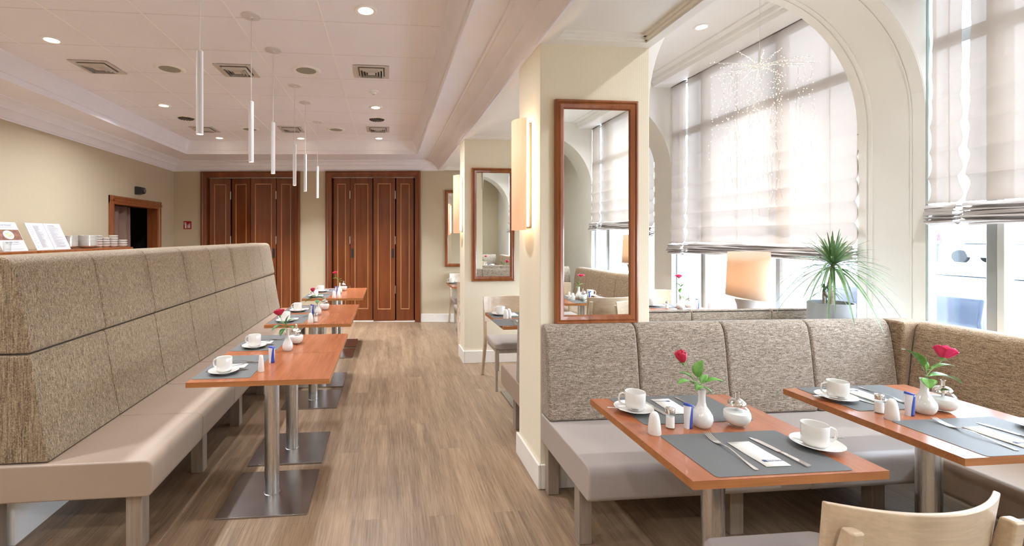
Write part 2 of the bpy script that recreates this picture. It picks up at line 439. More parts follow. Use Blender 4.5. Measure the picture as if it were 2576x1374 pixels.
# skirtings
sk = [('baseboard_pillar_near', PIL[0]), ('baseboard_pillar_far', PIL[1]), ('baseboard_pillar_behind', PIL[2])]
for nme, (a, c) in sk:
    e = .018; b = MB(); b.box(PX0-e, PX0, a-e, c+e, 0, .145); b.box(PX0, PX1+e, a-e, a, 0, .145); b.box(PX0, PX1+e, c, c+e, 0, .145)
    S(b.build(nme, M['skirt'], bevel=.004, seg=1))
b = MB(); b.box(D2[1]+.002, 2.7, -.018, 0, 0, .145); b.box(D1[1]+.002, D2[0]-.002, -.018, 0, 0, .145); b.box(-4.7, D1[0]-.002, -.018, 0, 0, .145)
S(put(b.build('baseboard_back', M['skirt'], bevel=.004, seg=1), BWO, BWANG))
S(MB().box(LW, LW+.018, RY, 6.58, 0, .145).build('baseboard_left', M['skirt'], bevel=.004, seg=1))

# ceiling tray
TL, TR = -3.16, .475
def tby(x): return 7.209+(-.0958)*(x-.481)     # back edge of the tray
ty0 = -2.6
S(MB().box(LW-.15, PX0+.3, RY, 9.0, CZ, CZ+.1).build('ceiling', M['ceil'], smooth=False))
b = MB()   # white T bars
for k in range(6):
    x = .151-.5995*k; b.box(x-.005, x+.005, ty0, tby(x)-.08, CZ-.0025, CZ+.001)
S(b.build('trim_1', M['grid'], smooth=False))
b = MB()
for k in range(17):
    y = -2.0+.585*k-.02
    if y < 7.0: b.box(TL+.1, TR-.1, y-.0015, y+.0015, CZ-.0006, CZ+.001)
S(b.build('trim_2', M['vent'], smooth=False))
# soffit ring between cornice and tray, with a coved riser
def ring(profile, name, mat):
    """profile: (inward offset, z) points swept round the tray edge"""
    b = MB(); rings = []
    for off, z in profile:
        L_, R_, Y0 = TL+off, TR-off, ty0+off
        rings.append([(L_, Y0, z), (R_, Y0, z), (R_, tby(R_)-off, z), (L_, tby(L_)-off, z)])
    vs = [[b.b.verts.new(p) for p in r] for r in rings]
    for A, B in zip(vs, vs[1:]):
        for k in range(4): b.b.faces.new((A[k], A[(k+1) % 4], B[(k+1) % 4], B[k]))
    return S(b.build(name, mat, ang=20))
ring([(-.012, SZ+.012), (-.012, SZ), (0, SZ), (0, SZ+.055), (.012, SZ+.06), (.03, SZ+.10), (.055, SZ+.15), (.085, SZ+.185), (.09, CZ)], 'trim_3', M['stucco'])
CO = .225   # cornice reach
b = MB()
z0, z1 = SZ+.012, SZ+.05
bl, br_ = TL-.012, TR+.012
b.box(LW, bl, ty0-.6, 8.6, z0, z1); b.box(br_, PX0+.02, ty0-.6, 8.2, z0, z1); b.box(bl, br_, RY, ty0-.012, z0, z1)
b.prism([(bl, tby(bl)+.012), (br_, tby(br_)+.012), (br_, 8.3), (bl, 8.7)], 'z', z0, z1)
S(b.build('ceiling_soffit', M['stucco'], smooth=False))
# cornice
CP = [(0,2.65),(.014,2.65),(.018,2.664),(.03,2.667),(.05,2.69),(.078,2.722),(.102,2.735),(.108,2.736),(.112,2.752),(.13,2.768),(.16,2.785),(.20,2.793),(.205,2.80),(.225,2.80),(.225,2.815),(0,2.815)]
S(MB().prism([(LW+d, z) for d, z in CP], 'y', RY, 8.5).build('trim_4', M['stucco'], ang=22))
S(MB().prism([(PX0-d, z) for d, z in CP], 'y', RY, 7.96).build('trim_5', M['stucco'], ang=22))
S(put(MB().prism([(-d, z) for d, z in CP], 'x', -4.72, 0).build('trim_6', M['stucco'], ang=22), BWO, BWANG))
# beam over the pillars: flat frame with recessed moulded panels
b = MB()
b.box(PX0, PX0+.075, RY, 8.0, BZ, 2.9); b.box(PX1-.06, PX1, RY, 8.0, BZ, 3.6)
ends = [(-3.6,-2.78),(-2.31,-.04),(.43,2.65),(3.085,5.35),(5.68,7.9)]
for (a, c) in ends: b.box(PX0+.075, PX1-.06, a, a+.07, BZ, 2.9); b.box(PX0+.075, PX1-.06, c-.07, c, BZ, 2.9)
for (a, c) in PIL: b.box(PX0+.075, PX1-.06, a, c, BZ+.03, 2.9)
S(b.build('ceiling_beam', M['soffit'], smooth=False))
b = MB()
for (a, c) in ends:
    x0, x1, y0, y1 = PX0+.075, PX1-.06, a+.07, c-.07
    b.box(x0, x1, y0, y1, BZ+.045, 2.9)
    for k, (wd, zz) in enumerate(((.012, BZ+.012), (.028, BZ+.030))):
        b.box(x0, x0+wd, y0, y1, zz, BZ+.05); b.box(x1-wd, x1, y0, y1, zz, BZ+.05)
        b.box(x0, x1, y0, y0+wd, zz, BZ+.05); b.box(x0, x1, y1-wd, y1, zz, BZ+.05)
S(b.build('trim_7', M['soffit'], smooth=False))
# alcove ceiling and pelmet along the windows
S(MB().box(PX1-.06, WX+.3, RY, 8.2, AZ, AZ+.1).build('ceiling_alcove', M['white'], smooth=False))
b = MB(); b.prism([(3.255,3.345),(WX+.05,3.345),(WX+.05,AZ),(3.16,AZ),(3.16,3.445),(3.235,3.44),(3.235,3.40),(3.255,3.39)], 'y', RY, 8.1)
S(b.build('trim_8', M['white'], ang=20))
# arches between the bays
def arch(name, ya, yb):
    cx_, rz_, rr = 2.545, 2.30, .955; n = 40
    b = MB(); pts = [(cx_+rr*math.cos(PI*i/n), rz_+rr*math.sin(PI*i/n)) for i in range(n+1)]
    for y, flip in ((ya, 0), (yb, 1)):
        for (p, q) in zip(pts, pts[1:]):
            b.face([(p[0], y, p[1]), (q[0], y, q[1]), (q[0], y, AZ), (p[0], y, AZ)])
    for (p, q) in zip(pts, pts[1:]): b.face([(p[0], ya, p[1]), (p[0], yb, p[1]), (q[0], yb, q[1]), (q[0], ya, q[1])])
    b.face([(WX, ya, rz_), (WX+.02, ya, rz_), (WX+.02, ya, AZ), (WX, ya, AZ)])
    bmesh.ops.remove_doubles(b.b, verts=b.b.verts, dist=1e-5)
    S(b.build(name, M['arch'], ang=25))
for nme, (a, c) in zip(('wall_arch_near', 'wall_arch_far', 'wall_arch_behind', 'wall_arch_rear'), PIL): arch(nme, a+.01, c+.015)
# moulded edge bands on the near arch's soffit and jamb
def archband(b, y0, y1, dep=.006):
    cx_, rz_, rr = 2.545, 2.30, .955; n = 40
    pts = [(WX, .86), (WX, 2.3)]+[(cx_+rr*math.cos(PI*i/n), rz_+rr*math.sin(PI*i/n)) for i in range(1, n+1)]
    inn = [(WX-dep, .86), (WX-dep, 2.3)]+[(cx_+(rr-dep)*math.cos(PI*i/n), rz_+(rr-dep)*math.sin(PI*i/n)) for i in range(1, n+1)]
    for i in range(len(pts)-1):
        p, q, P_, Q_ = pts[i], pts[i+1], inn[i], inn[i+1]
        b.face([(P_[0], y0, P_[1]), (Q_[0], y0, Q_[1]), (Q_[0], y1, Q_[1]), (P_[0], y1, P_[1])])
        b.face([(p[0], y0, p[1]), (q[0], y0, q[1]), (Q_[0], y0, Q_[1]), (P_[0], y0, P_[1])])
        b.face([(p[0], y1, p[1]), (P_[0], y1, P_[1]), (Q_[0], y1, Q_[1]), (q[0], y1, q[1])])
b = MB(); archband(b, 2.662, 2.735); archband(b, 2.995, 3.02); archband(b, 3.035, 3.098); archband(b, 2.745, 2.752)
S(b.build('trim_9', M['arch'], ang=25))
# low shelf wall inside the near arch
S(MB().box(PX1+.01, WX, 2.67, 3.075, 0, .86).build('wall_arch_base', M['white'], bevel=.006))
# glass edge beside the near window
gp = MB().box(3.485, 3.499, 2.640, 2.648, .5, 3.34).build('glass_edge_strip', M['gedge'], smooth=False)
tag(gp, 'narrow upright glass strip with green edge beside the near arch pier', 'glass')

# windows: frame, mullions, panes
def window(i, y0, y1, muls):
    b = MB(); x0, x1 = WX+.06, WX+.14
    b.box(x0, x1, y0-.02, y0+.03, .42, 3.40); b.box(x0, x1, y1-.01, y1+.02, .42, 3.40); b.box(x0, x1, y0, y1, .42, .50); b.box(x0, x1, y0, y1, 3.33, 3.40)
    o = S(b.build('window_%d' % i, M['winframe'], bevel=.004, seg=1))
    for y in muls:
        MB().box(x0-.01, x1-.02, y-.035, y+.0, .42, 3.40).build('mullion', M['winlight'], o, bevel=.004, seg=1)
        MB().box(x0, x1-.02, y+.003, y+.055, .42, 3.40).build('mullion', M['winframe'], o, bevel=.004, seg=1)
    MB().box(x0+.02, x1-.03, y0, y1, 2.72, 2.80).build('transom', M['winframe'], o, smooth=False)
    MB().box(x0+.035, x0+.041, y0+.02, y1-.02, .48, 3.36).build('pane', M['pane'], o, smooth=False)
window(1, .45, 2.80, (2.35, 1.25)); window(2, 3.0, 5.34, (4.85, 3.84)); window(3, -2.30, -.05, (-.7, -1.85)); window(4, 5.69, 7.9, (6.8,))

# ------------------------------------------------------------------ doors on the back wall
def folding_door(i, x0, x1, edges, label):
    b = MB(); w_ = FR
    prof = lambda s: [(0, -.045), (.03, -.05), (.045, -.035), (.07, -.03), (w_, -.02), (w_, .12), (.045, .12), (.045, 0), (0, 0)]
    b.prism([(x0+a, y) for a, y in prof(1)], 'z', 0, DH); b.prism([(x1-a, y) for a, y in prof(1)], 'z', 0, DH)
    b.prism([(y, DH-a) for a, y in prof(1)], 'x', x0, x1)
    d = S(put(b.build('door_%d' % i, M['door'], bevel=.003, seg=1), BWO, BWANG))
    MB().box(x0+.1, x1-.1, .01, .10, 0.0, .012).build('threshold', M['skirt'], d, smooth=False)
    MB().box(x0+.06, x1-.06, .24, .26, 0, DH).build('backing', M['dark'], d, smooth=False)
    MB().box(x0+.1, x1-.1, .03, .07, DH-.1-.012, DH-.1+.004).build('track', M['steel'], d, smooth=False)
    hgt = DH-.125
    for k, (ea, eb, ya, yb) in enumerate(edges):
        ln = math.hypot(eb-ea, yb-ya); an = math.atan2(yb-ya, eb-ea)
        mt = Matrix.Translation((ea, ya, .014)) @ Matrix.Rotation(an, 4, 'Z')
        st = .075; b = MB()
        b.box(0, st, 0, .038, 0, hgt, mt); b.box(ln-st, ln, 0, .038, 0, hgt, mt); b.box(st, ln-st, 0, .038, 0, .2, mt); b.box(st, ln-st, 0, .038, hgt-.1, hgt, mt)
        b.box(st, ln-st, .014, .030, .2, hgt-.1, mt)
        lf = b.build('door_leaf', M['door'], d, bevel=.002, seg=1)
        g = MB(); q = .014
        g.box(st, st+q, -.003, .016, .2, hgt-.1, mt); g.box(ln-st-q, ln-st, -.003, .016, .2, hgt-.1, mt)
        g.box(st, ln-st, -.003, .016, .2, .2+q, mt); g.box(st, ln-st, -.003, .016, hgt-.1-q, hgt-.1, mt)
        g.build('bead', M['doorlite'], lf, bevel=.002, seg=1)
        if k in (1, 2) and not (i == 1 and k == 1):
            hx = .035 if k == 1 else ln-.04
            h = MB(); h.prism([(hx+.020*math.cos(t*PI/8), 1.19+.085*(1 if math.sin(t*PI/8) > 0 else -1)*(.72+.28*abs(math.sin(t*PI/8))) if abs(math.sin(t*PI/8)) > .01 else 1.19) for t in range(16)], 'y', -.006, .004, mt)
            hd = h.build('handle_plate', M['black'], lf)
        if k in (0, 2):
            for zz in (2.22, 1.42, .55):
                h = MB(); h.box(ln-.006, ln+.010, -.008, .006, zz-.07, zz+.07, mt); h.build('hinge', M['steel'], lf, smooth=False)
    return d
def lx(u0, z):  # door leaf edges read along the wall
    return u0
sp = (D1[1]-D1[0]-.2)
def frac(f, D): return D[0]+.1+f*(D[1]-D[0]-.2)
fa = [(385-385)/670., (548-385)/670., (714-385)/670., (908-385)/670., 1.0]
folding_door(1, D1[0], D1[1], [(frac(.012, D1), frac(.235, D1), .05, .115), (frac(.25, D1), frac(.487, D1), .12, .02), (frac(.497, D1), frac(.782, D1), .015, .03), (frac(.79, D1), frac(.99, D1), .035, .09)], '')
folding_door(2, D2[0], D2[1], [(frac(.012, D2), frac(.218, D2), .05, .02), (frac(.222, D2), frac(.487, D2), .03, .05), (frac(.502, D2), frac(.762, D2), .0, .02), (frac(.775, D2), frac(.985, D2), .03, .06)], '')

# left wall door
b = MB()
pr3 = [(0,0),(0,.02),(.02,.028),(.045,.02),(.05,.035),(.075,.035),(.09,.018),(.115,.014),(.115,-.15),(.10,-.15),(.10,0)]
b.prism([(LW+y, 6.59+a) for a, y in pr3], 'z', 0, 2.065); b.prism([(LW+y, 8.01-a) for a, y in pr3], 'z', 0, 2.065); b.prism([(LW+y, 2.065-a) for a, y in pr3], 'y', 6.59, 8.01)
d3 = S(b.build('door_3', M['frame'], bevel=.002, seg=1))
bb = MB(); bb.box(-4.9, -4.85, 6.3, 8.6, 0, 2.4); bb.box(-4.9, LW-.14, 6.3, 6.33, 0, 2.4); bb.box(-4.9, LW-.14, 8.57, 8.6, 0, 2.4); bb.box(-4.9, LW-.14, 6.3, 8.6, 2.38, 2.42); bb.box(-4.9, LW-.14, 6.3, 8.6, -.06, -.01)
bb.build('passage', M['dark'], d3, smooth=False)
MB().box(-4.6, -4.55, 7.95, 8.5, 0, 2.3).build('inner_panel', M['door'], d3, smooth=False)
MB().box(-4.84, -4.80, 7.5, 7.74, .8, 2.0).build('inner_pane', M['winframe'], d3, smooth=False)
cur = MB().grid(lambda u, v: (LW-.12+.035*math.sin(u*19)*(.8+.2*v), 6.72+u*.62+.01*math.sin(v*4), .04+v*1.90), 60, 4).build('door_curtain', M['curtain'], solid=.006)
tag(cur, 'dark brown curtain hanging inside the left wall doorway', 'curtain')
sp_ = thing('wall_speaker', 'small black speaker on the left wall above the doorway', 'speaker', (LW, 7.29, 2.13))
MB().prism([(0,0),(.03,0),(.10,.02),(.115,.06),(.10,.11),(.03,.12),(0,.12)], 'y', -.06, .06).build('housing', M['black'], sp_, bevel=.008)
MB().lathe([(0,0),(.03,0),(.034,.004),(.03,.008),(0,.008)], n=20, mat=Matrix.Translation((.113,0,.062)) @ Matrix.Rotation(R(90), 4, 'Y')).build('grille', M['ventdark'], sp_)

# fire extinguisher sign on the back wall
fs = thing('fire_sign', 'small dark red fire extinguisher sign on the back wall', 'sign', BWO, BWANG)
fx = (-3.53-.905)/CB
MB().box(fx-.07, fx+.07, -.006, -.001, 1.63, 1.77).build('panel', M['red'], fs, bevel=.001, seg=1)
b = MB(); b.box(fx-.045, fx-.015, -.008, -.006, 1.645, 1.725); b.box(fx-.038, fx-.022, -.008, -.006, 1.725, 1.742); b.box(fx-.055, fx-.022, -.008, -.006, 1.742, 1.750); b.box(fx-.058, fx-.052, -.008, -.006, 1.71, 1.745)
b.build('extinguisher_symbol', M['plastic'], fs, smooth=False)
b = MB()
for k in range(4): b.tube([(fx+.005+k*.013, -.007, 1.648), (fx+.012+k*.012, -.007, 1.665+.004*k), (fx+.004+k*.014, -.007, 1.69+.006*k), (fx+.014+k*.012, -.007, 1.715+.008*k)], [.004,.005,.004,.001], 6)
b.build('flame_symbol', M['plastic'], fs)

# ------------------------------------------------------------------ ceiling fixtures
def mk_down():
    o = thing('ceiling_downlight', '', 'ceiling light')
    MB().lathe([(.048,-.001),(.05,-.006),(.068,-.008),(.075,-.004),(.075,.0)], n=32).build('trim_ring', M['white'], o)
    MB().lathe([(0,-.003),(.049,-.003)], n=32).build('lamp_lens', M['glow'], o)
    return o
down = Kind(mk_down)
DL = [(-2.549,3.745,'near the left cornice, nearest of the left column'),(-.144,3.059,'at the top edge of the photo, largest of the ceiling lights'),(-2.547,5.495,'second in the left column of the main ceiling'),
      (-.138,5.345,'between the small smoke detector and the round chrome grille'),(-2.547,7.231,'at the back of the tray, leftmost of the back row'),(-1.318,7.142,'at the back of the tray, middle of the back row'),(-.133,7.028,'at the back of the tray, rightmost of the back row')]
LS = bpy.data.lights.new('downlight_beam', 'AREA'); LS.shape = 'DISK'; LS.size = .11; LS.energy = 21; LS.color = WARM; LS.spread = R(150)
LB_ = LS.copy(); LB_.spread = R(85); LB_.energy = 12; LN_ = LS.copy(); LN_.energy = 10
def beam(x, y, z, data=LS):
    o = bpy.data.objects.new('downlight_beam', data); C.objects.link(o); o.location = (x, y, z)
for x, y, t_ in DL:
    down((x, y, CZ), 0, 'recessed downlight '+t_, 'ceiling downlights'); beam(x, y, CZ-.012, LB_ if y > 6.5 else LN_ if y < 3.5 else LS)
for x, y, t2 in ((-2.55,1.9,'over the near end of the long bench'),(-2.55,-.3,'by the left wall behind the camera'),(-1.3,-1.4,'middle of the rear row behind the camera'),(-.14,-1.4,'right end of the rear row behind the camera')):
    down((x, y, CZ), 0, 'recessed downlight out of view, '+t2, 'ceiling downlights'); beam(x, y, CZ-.012)
down((2.921, 4.012, AZ), 0, 'round recessed downlight in the white alcove ceiling beside the arch', 'ceiling downlights'); beam(2.921, 4.012, AZ-.012, LB_)
for y, t2 in ((1.3,'above the corner bench'),(-1.2,'above the rear corner bench')): down((2.6, y, AZ), 0, 'recessed downlight in the alcove ceiling '+t2, 'ceiling downlights'); beam(2.6, y, AZ-.012)

def mk_vent():
    o = thing('ceiling_vent', '', 'vent')
    MB().box(-.135, .135, -.135, .135, -.002, .0).build('backing', M['ventdark'], o, smooth=False)
    b = MB()
    def fr(r0, r1, za, zb):
        for sx in (-1, 1):
            b.prism([(sx*r0, za), (sx*r1, zb), (sx*r1, zb-.004), (sx*r0, za-.004)], 'y', -r1, r1)
            b.prism([(sx*r0, za), (sx*r1, zb), (sx*r1, zb-.004), (sx*r0, za-.004)], 'x', -r1, r1)
    fr(.118, .158, -.001, -.004)
    b.build('frame', M['vent'], o, smooth=False)
    b = MB()
    for r in (.045, .07, .095): fr(r, r+.010, -.024, -.008)
    b.box(-.033, .033, -.033, .033, -.022, -.018)
    b.build('louvres', M['vent'], o, smooth=False)
    return o
vent = Kind(mk_vent)
for x, y, t_ in ((-2.546,4.302,'in the nearer row, leftmost'),(-1.35,4.275,'of the nearer row, middle one'),(-.144,4.189,'in the nearer row, rightmost'),(-2.544,6.661,'in the back row, leftmost, behind the first pendant'),(-1.338,6.546,'of the back row, middle one'),(-.133,6.431,'in the back row, rightmost')):
    vent((x, y, CZ), 0, 'square louvred ceiling air vent '+t_, 'ceiling air vents')
def mk_spk():
    o = thing('ceiling_speaker', '', 'speaker')
    MB().lathe([(.088,-.002),(.09,-.007),(.112,-.010),(.116,-.006),(.122,-.006),(.13,0)], n=40).build('rim', M['white'], o)
    MB().lathe([(0,-.006),(.06,-.0055),(.089,-.003)], n=40).build('grille', M['silver'], o)
    return o
spk = Kind(mk_spk)
for x, y, t_ in ((-1.939,4.292,'left one of the nearer pair'),(-.732,4.216,'right one of the nearer pair'),(-1.919,6.602,'left one of the distant pair'),(-.722,6.511,'right one of the distant pair')):
    spk((x, y, CZ), 0, 'round ceiling speaker with olive grille, '+t_, 'round ceiling speakers')
def mk_dif():
    o = thing('air_diffuser', '', 'vent')
    MB().lathe([(0,-.004),(.095,-.004),(.1,0)], n=32).build('rim', M['chrome'], o)
    b = MB()
    for k in range(14):
        a = 2*PI*k/14; mt = Matrix.Rotation(a, 4, 'Z'); b.box(.02, .085, -.004, .004, -.012, -.004, mt)
    b.lathe([(.0,-.016),(.02,-.014),(.024,-.004)], n=16)
    b.build('vanes', M['ventdark'], o, smooth=False)
    return o
dif = Kind(mk_dif)
dif((-2.549,6.078,CZ), 0, 'round chrome swirl diffuser in the ceiling at left', 'round chrome diffusers'); dif((-.137,5.907,CZ), 0, 'round chrome swirl diffuser in the ceiling at right', 'round chrome diffusers')
sd = thing('smoke_detector', 'tiny white round smoke detector in front of the right downlight', 'smoke detector', (-.143,4.761,CZ))
MB().lathe([(0,-.03),(.02,-.03),(.028,-.02),(.03,-.012),(.048,-.010),(.05,0)], n=24).build('body', M['white'], sd)
MB().lathe([(0,-.036),(.008,-.036),(.012,-.030)], n=12).build('sensor', M['vent'], sd)

def mk_pend():
    o = thing('pendant_lamp', '', 'pendant lamp')
    MB().lathe([(0,.985),(.012,.975),(.014,.985),(.062,.988),(.065,.995)], n=28).build('canopy', M['pend'], o)
    MB().tube([(0,0,.41),(0,0,.99)], .0022, 6).build('cord', M['pend'], o)
    MB().lathe([(.0128,.004),(.0165,0),(.0165,.41),(.013,.414),(0,.414)], n=24).build('tube', M['pend'], o)
    MB().lathe([(0,.0),(.0125,.004)], n=20).build('lamp_lens', M['glowp'], o)
    return o
pend = Kind(mk_pend)
LP = bpy.data.lights.new('pendant_beam', 'SPOT'); LP.energy = 9; LP.color = WARM; LP.spot_size = R(95); LP.spot_blend = .8; LP.shadow_soft_size = .012
for k, (x, y) in enumerate(((-.925,2.36),(-.923,3.211),(-.917,3.783),(-.919,4.648),(-.917,5.23),(-.913,6.104))):
    pend((x, y, 2.005), 0, ('slim white tube pendant lamp, ' + ['nearest and largest of the row','second from the front','third from the front','fourth from the front','fifth from the front','farthest and smallest of the row'][k]), 'tube pendants over the tables')
    o = bpy.data.objects.new('pendant_beam', LP); C.objects.link(o); o.location = (x, y, 1.995)

# ------------------------------------------------------------------ sconces and mirrors
def mk_sconce():
    o = thing('wall_sconce', '', 'wall lamp')
    rr = .082
    def sh(u, v):
        a = R(100+u*160); return (-.03+rr*math.cos(a)*.95, rr*math.sin(a)*1.15, v*.70)
    MB().grid(sh, 24, 2).build('shade', M['sconce'], o, solid=.004)
    MB().box(-.016, -.001, -.05, .05, .02, .68).build('back_plate', M['winlight'], o, bevel=.003)
    MB().tube([(-.03,-.01,.04),(-.03,-.01,.66)], .009, 10).build('tube', M['tube'], o)
    b = MB(); b.box(-.10, -.010, -.006, .006, .03, .036); b.box(-.10, -.010, -.006, .006, .664, .670); b.build('bracket', M['steel'], o, smooth=False)
    return o
sconce = Kind(mk_sconce)
for y, t_ in ((2.87,'on the side of the near striped pillar'),(5.51,'on the side of the far striped pillar'),(.2,'on the side of the pillar out of the photo')):
    sconce((PX0, y, 1.54), 0, 'tall curved peach wall sconce '+t_, 'pillar sconces')
    area('sconce_light', (PX0-.055, y, 1.89), .03, 4.5, (1, .74, .48), (0, R(-90), 0), .62).data.size = .62
    bpy.data.objects[C.objects[-1].name].data.size_y = .05
def mk_mirror():
    o = thing('wall_mirror', '', 'mirror'); w_, h_ = .515, 1.34
    b = MB(); pf = [(0,0),(0,.024),(.012,.030),(.018,.022),(.03,.028),(.048,.022),(.056,.012),(.056,0)]
    # moulded frame: profile swept round a rectangle
    rings = []
    for off, d in pf: rings.append([(off, -d, off), (w_-off, -d, off), (w_-off, -d, h_-off), (off, -d, h_-off)])
    vs = [[b.b.verts.new(p) for p in r] for r in rings]
    for A, B in zip(vs, vs[1:]+vs[:1]):
        for k in range(4): b.b.faces.new((A[k], A[(k+1) % 4], B[(k+1) % 4], B[k]))
    b.build('frame', M['frame'], o, ang=30)
    MB().box(.05, w_-.05, -.012, -.004, .05, h_-.05).build('mirror_glass', M['mirror'], o, smooth=False)
    return o
mirror = Kind(mk_mirror)
mirror((.990, 2.648, .975), 0, 'tall cherry-framed mirror on the near striped pillar above the corner bench', 'framed mirrors')
mirror((.992, 5.348, .97), 0, 'tall cherry-framed mirror on the far striped pillar behind a dining table', 'framed mirrors')
mirror((1.0, 7.95, .97), BWANG, 'cherry-framed mirror on the back wall, half hidden by the far pillar', 'framed mirrors')

# ------------------------------------------------------------------ benches
def bench_legs(o, lst, h=.29, m='leg'):
    for (x0, x1, y0, y1) in lst: MB().box(x0, x1, y0, y1, 0, h).build('leg', M[m], o, bevel=.004, seg=1)
def rseat(x0, x1, z0=.29, z1=.46, r=.032, side=1):
    """profile (a,z) of a seat with its rounded front at x1 side"""
    p = [(x0, z0), (x1-.02, z0), (x1-.004, z0+.02), (x1, z1-r*1.6)]
    for k in range(5):
        a = k*PI/8; p.append((x1-r+r*math.cos(a), z1-r+r*math.sin(a)))
    return p+[(x0, z1)]
bl_ = thing('high_back_bench', 'long high-backed tweed bench with beige leather seat along the left tables', 'bench')
y0, y1, nP = 2.25, 6.79, 8; st = (y1-y0)/nP
lowp = [(-1.545,.463),(-1.575,.62),(-1.605,.80),(-1.622,.93),(-1.632,.957),(-1.95,.957),(-1.95,.463)]
upp = [(-1.632,.963),(-1.622,.985),(-1.650,1.15),(-1.683,1.335),(-1.695,1.375),(-1.72,1.399),(-1.75,1.406),(-1.95,1.406),(-1.95,.963)]
for k in range(nP):
    a, c = y0+k*st, y0+(k+1)*st-.001
    MB().prism(upp, 'y', a, c).build('upper_back_panel', M['tweedL'], bl_, bevel=.016, seg=3)
    MB().prism(lowp, 'y', a, c).build('lower_back_panel', M['tweedL'], bl_, bevel=.010, seg=2)
    MB().prism(rseat(-1.95, -1.085), 'y', a-(.015 if k == 0 else 0), c).build('seat_cushion', M['leather'], bl_, bevel=.010, seg=3)
bench_legs(bl_, [(-1.24, -1.165, y, y+.07) for y in (2.30, 3.02, 3.74, 4.46, 5.18, 5.9, 6.6)]+[(-1.90, -1.81, 2.30, 2.37)])
MB().box(-1.90, -1.80, 2.40, 6.7, 0, .285).build('plinth', M['white'], bl_, smooth=False)

br = thing('corner_bench', 'low L-shaped tweed corner bench with grey-beige leather seat below the near mirror', 'bench')
bk = [(2.500,.452),(2.525,.62),(2.545,.80),(2.560,.90),(2.572,.945),(2.590,.972),(2.612,.982),(2.645,.982),(2.645,.452)]
ex = [.908, 1.463, 2.018, 2.573, 3.128]
for a, c in zip(ex, ex[1:]): MB().prism(bk, 'x', a, c-.001).build('back_panel', M['tweedR'], br, bevel=.018, seg=3)
wk = [(3.130,.452),(3.155,.62),(3.175,.80),(3.190,.90),(3.202,.945),(3.220,.970),(3.245,.980),(3.33,.980),(3.33,.452)]
wy = [2.498, 1.94, 1.38, .82, .26+.02]
for a, c in zip(wy, wy[1:]): MB().prism(wk, 'y', c+.001, a).build('wing_back_panel', M['tweedW'], br, bevel=.018, seg=3)
MB().box(3.13, 3.33, 2.50, 2.645, .45, .978).build('corner_block', M['tweedW'], br, bevel=.018, seg=3)
ys = [(2.645-(a-0), z) for a, z in []]
sp2 = [(2.645, .285), (2.01, .285), (1.993, .305), (1.990, .40)]+[(1.990+.035-.035*math.cos(k*PI/8), .413+.037*math.sin(k*PI/8)) for k in range(5)]+[(2.645, .45)]
for a, c in zip([.908, 2.018], [2.018, 3.13]): MB().prism(sp2, 'x', a, c-.001).build('seat_cushion', M['leatherG'], br, bevel=.010, seg=3)
sp3 = [(3.33, .285), (2.62, .285), (2.603, .305), (2.600, .40)]+[(2.600+.035-.035*math.cos(k*PI/8), .413+.037*math.sin(k*PI/8)) for k in range(5)]+[(3.33, .45)]
for a, c in zip([.28, 1.14], [1.139, 1.988]): MB().prism(sp3, 'y', a, c).build('wing_seat_cushion', M['leather'], br, bevel=.008, seg=3)
bench_legs(br, [(.925,.992,2.14,2.20),(.925,.992,2.57,2.62),(1.711,1.785,2.14,2.20),(2.50,2.575,2.14,2.20),(2.70,2.77,1.30,1.37),(2.70,2.77,.5,.57)], .29)

b2 = thing('window_bay_bench', 'tweed bench facing away behind the near pillar with grey back board', 'bench')
MB().box(.93, 3.20, 3.106, 3.118, .28, .89).build('back_board', M['greyboard'], b2, bevel=.003)
bk2 = [(3.26,.452),(3.24,.70),(3.225,.88),(3.205,.945),(3.18,.962),(3.14,.962),(3.12,.94),(3.12,.452)]
e2 = [.93, 1.56, 2.20, 2.83, 3.20]
for a, c in zip(e2, e2[1:]): MB().prism(bk2, 'x', a, c-.001).build('back_panel', M['tweedR'], b2, bevel=.015, seg=3)
sp4 = [(3.12, .285), (3.68, .285), (3.70, .31), (3.703, .41)]+[(3.703-.035+.035*math.cos(k*PI/8), .415+.035*math.sin(k*PI/8)) for k in range(5)]+[(3.12, .45)]
for a, c in zip([.93, 2.06], [2.06, 3.20]): MB().prism(sp4, 'x', a, c-.001).build('seat_cushion', M['leather'], b2, bevel=.010, seg=3)
bench_legs(b2, [(.985,1.055,3.46,3.53),(2.0,2.07,3.46,3.53),(3.1,3.17,3.46,3.53),(.985,1.055,3.15,3.2)], .29)

b3 = thing('rear_corner_bench', 'L-shaped tweed bench seen only reflected in the near pillar mirror', 'bench')
yy = [-.40, -.87, -1.34, -1.81, -2.28]
for a, c in zip(yy, yy[1:]): MB().prism(wk, 'y', c+.001, a).build('back_panel', M['tweedW'], b3, bevel=.018, seg=3)
MB().prism(sp3, 'y', -2.28, -.40).build('seat_cushion', M['leather'], b3, bevel=.010, seg=3)
bk3 = [(-2.28+(2.5-a), z) for a, z in bk]
for a, c in zip([1.75, 2.44], [2.439, 3.13]): MB().prism([(y-.0, z) for y, z in bk3], 'x', a, c).build('end_back_panel', M['tweedR'], b3, bevel=.018, seg=3)
MB().box(1.75, 2.60, -2.43, -1.78, .285, .45).build('end_seat_cushion', M['leatherG'], b3, bevel=.02, seg=3)
bench_legs(b3, [(2.70,2.77,-.6,-.53),(2.70,2.77,-1.6,-1.53),(1.8,1.87,-1.95,-1.88)], .29)

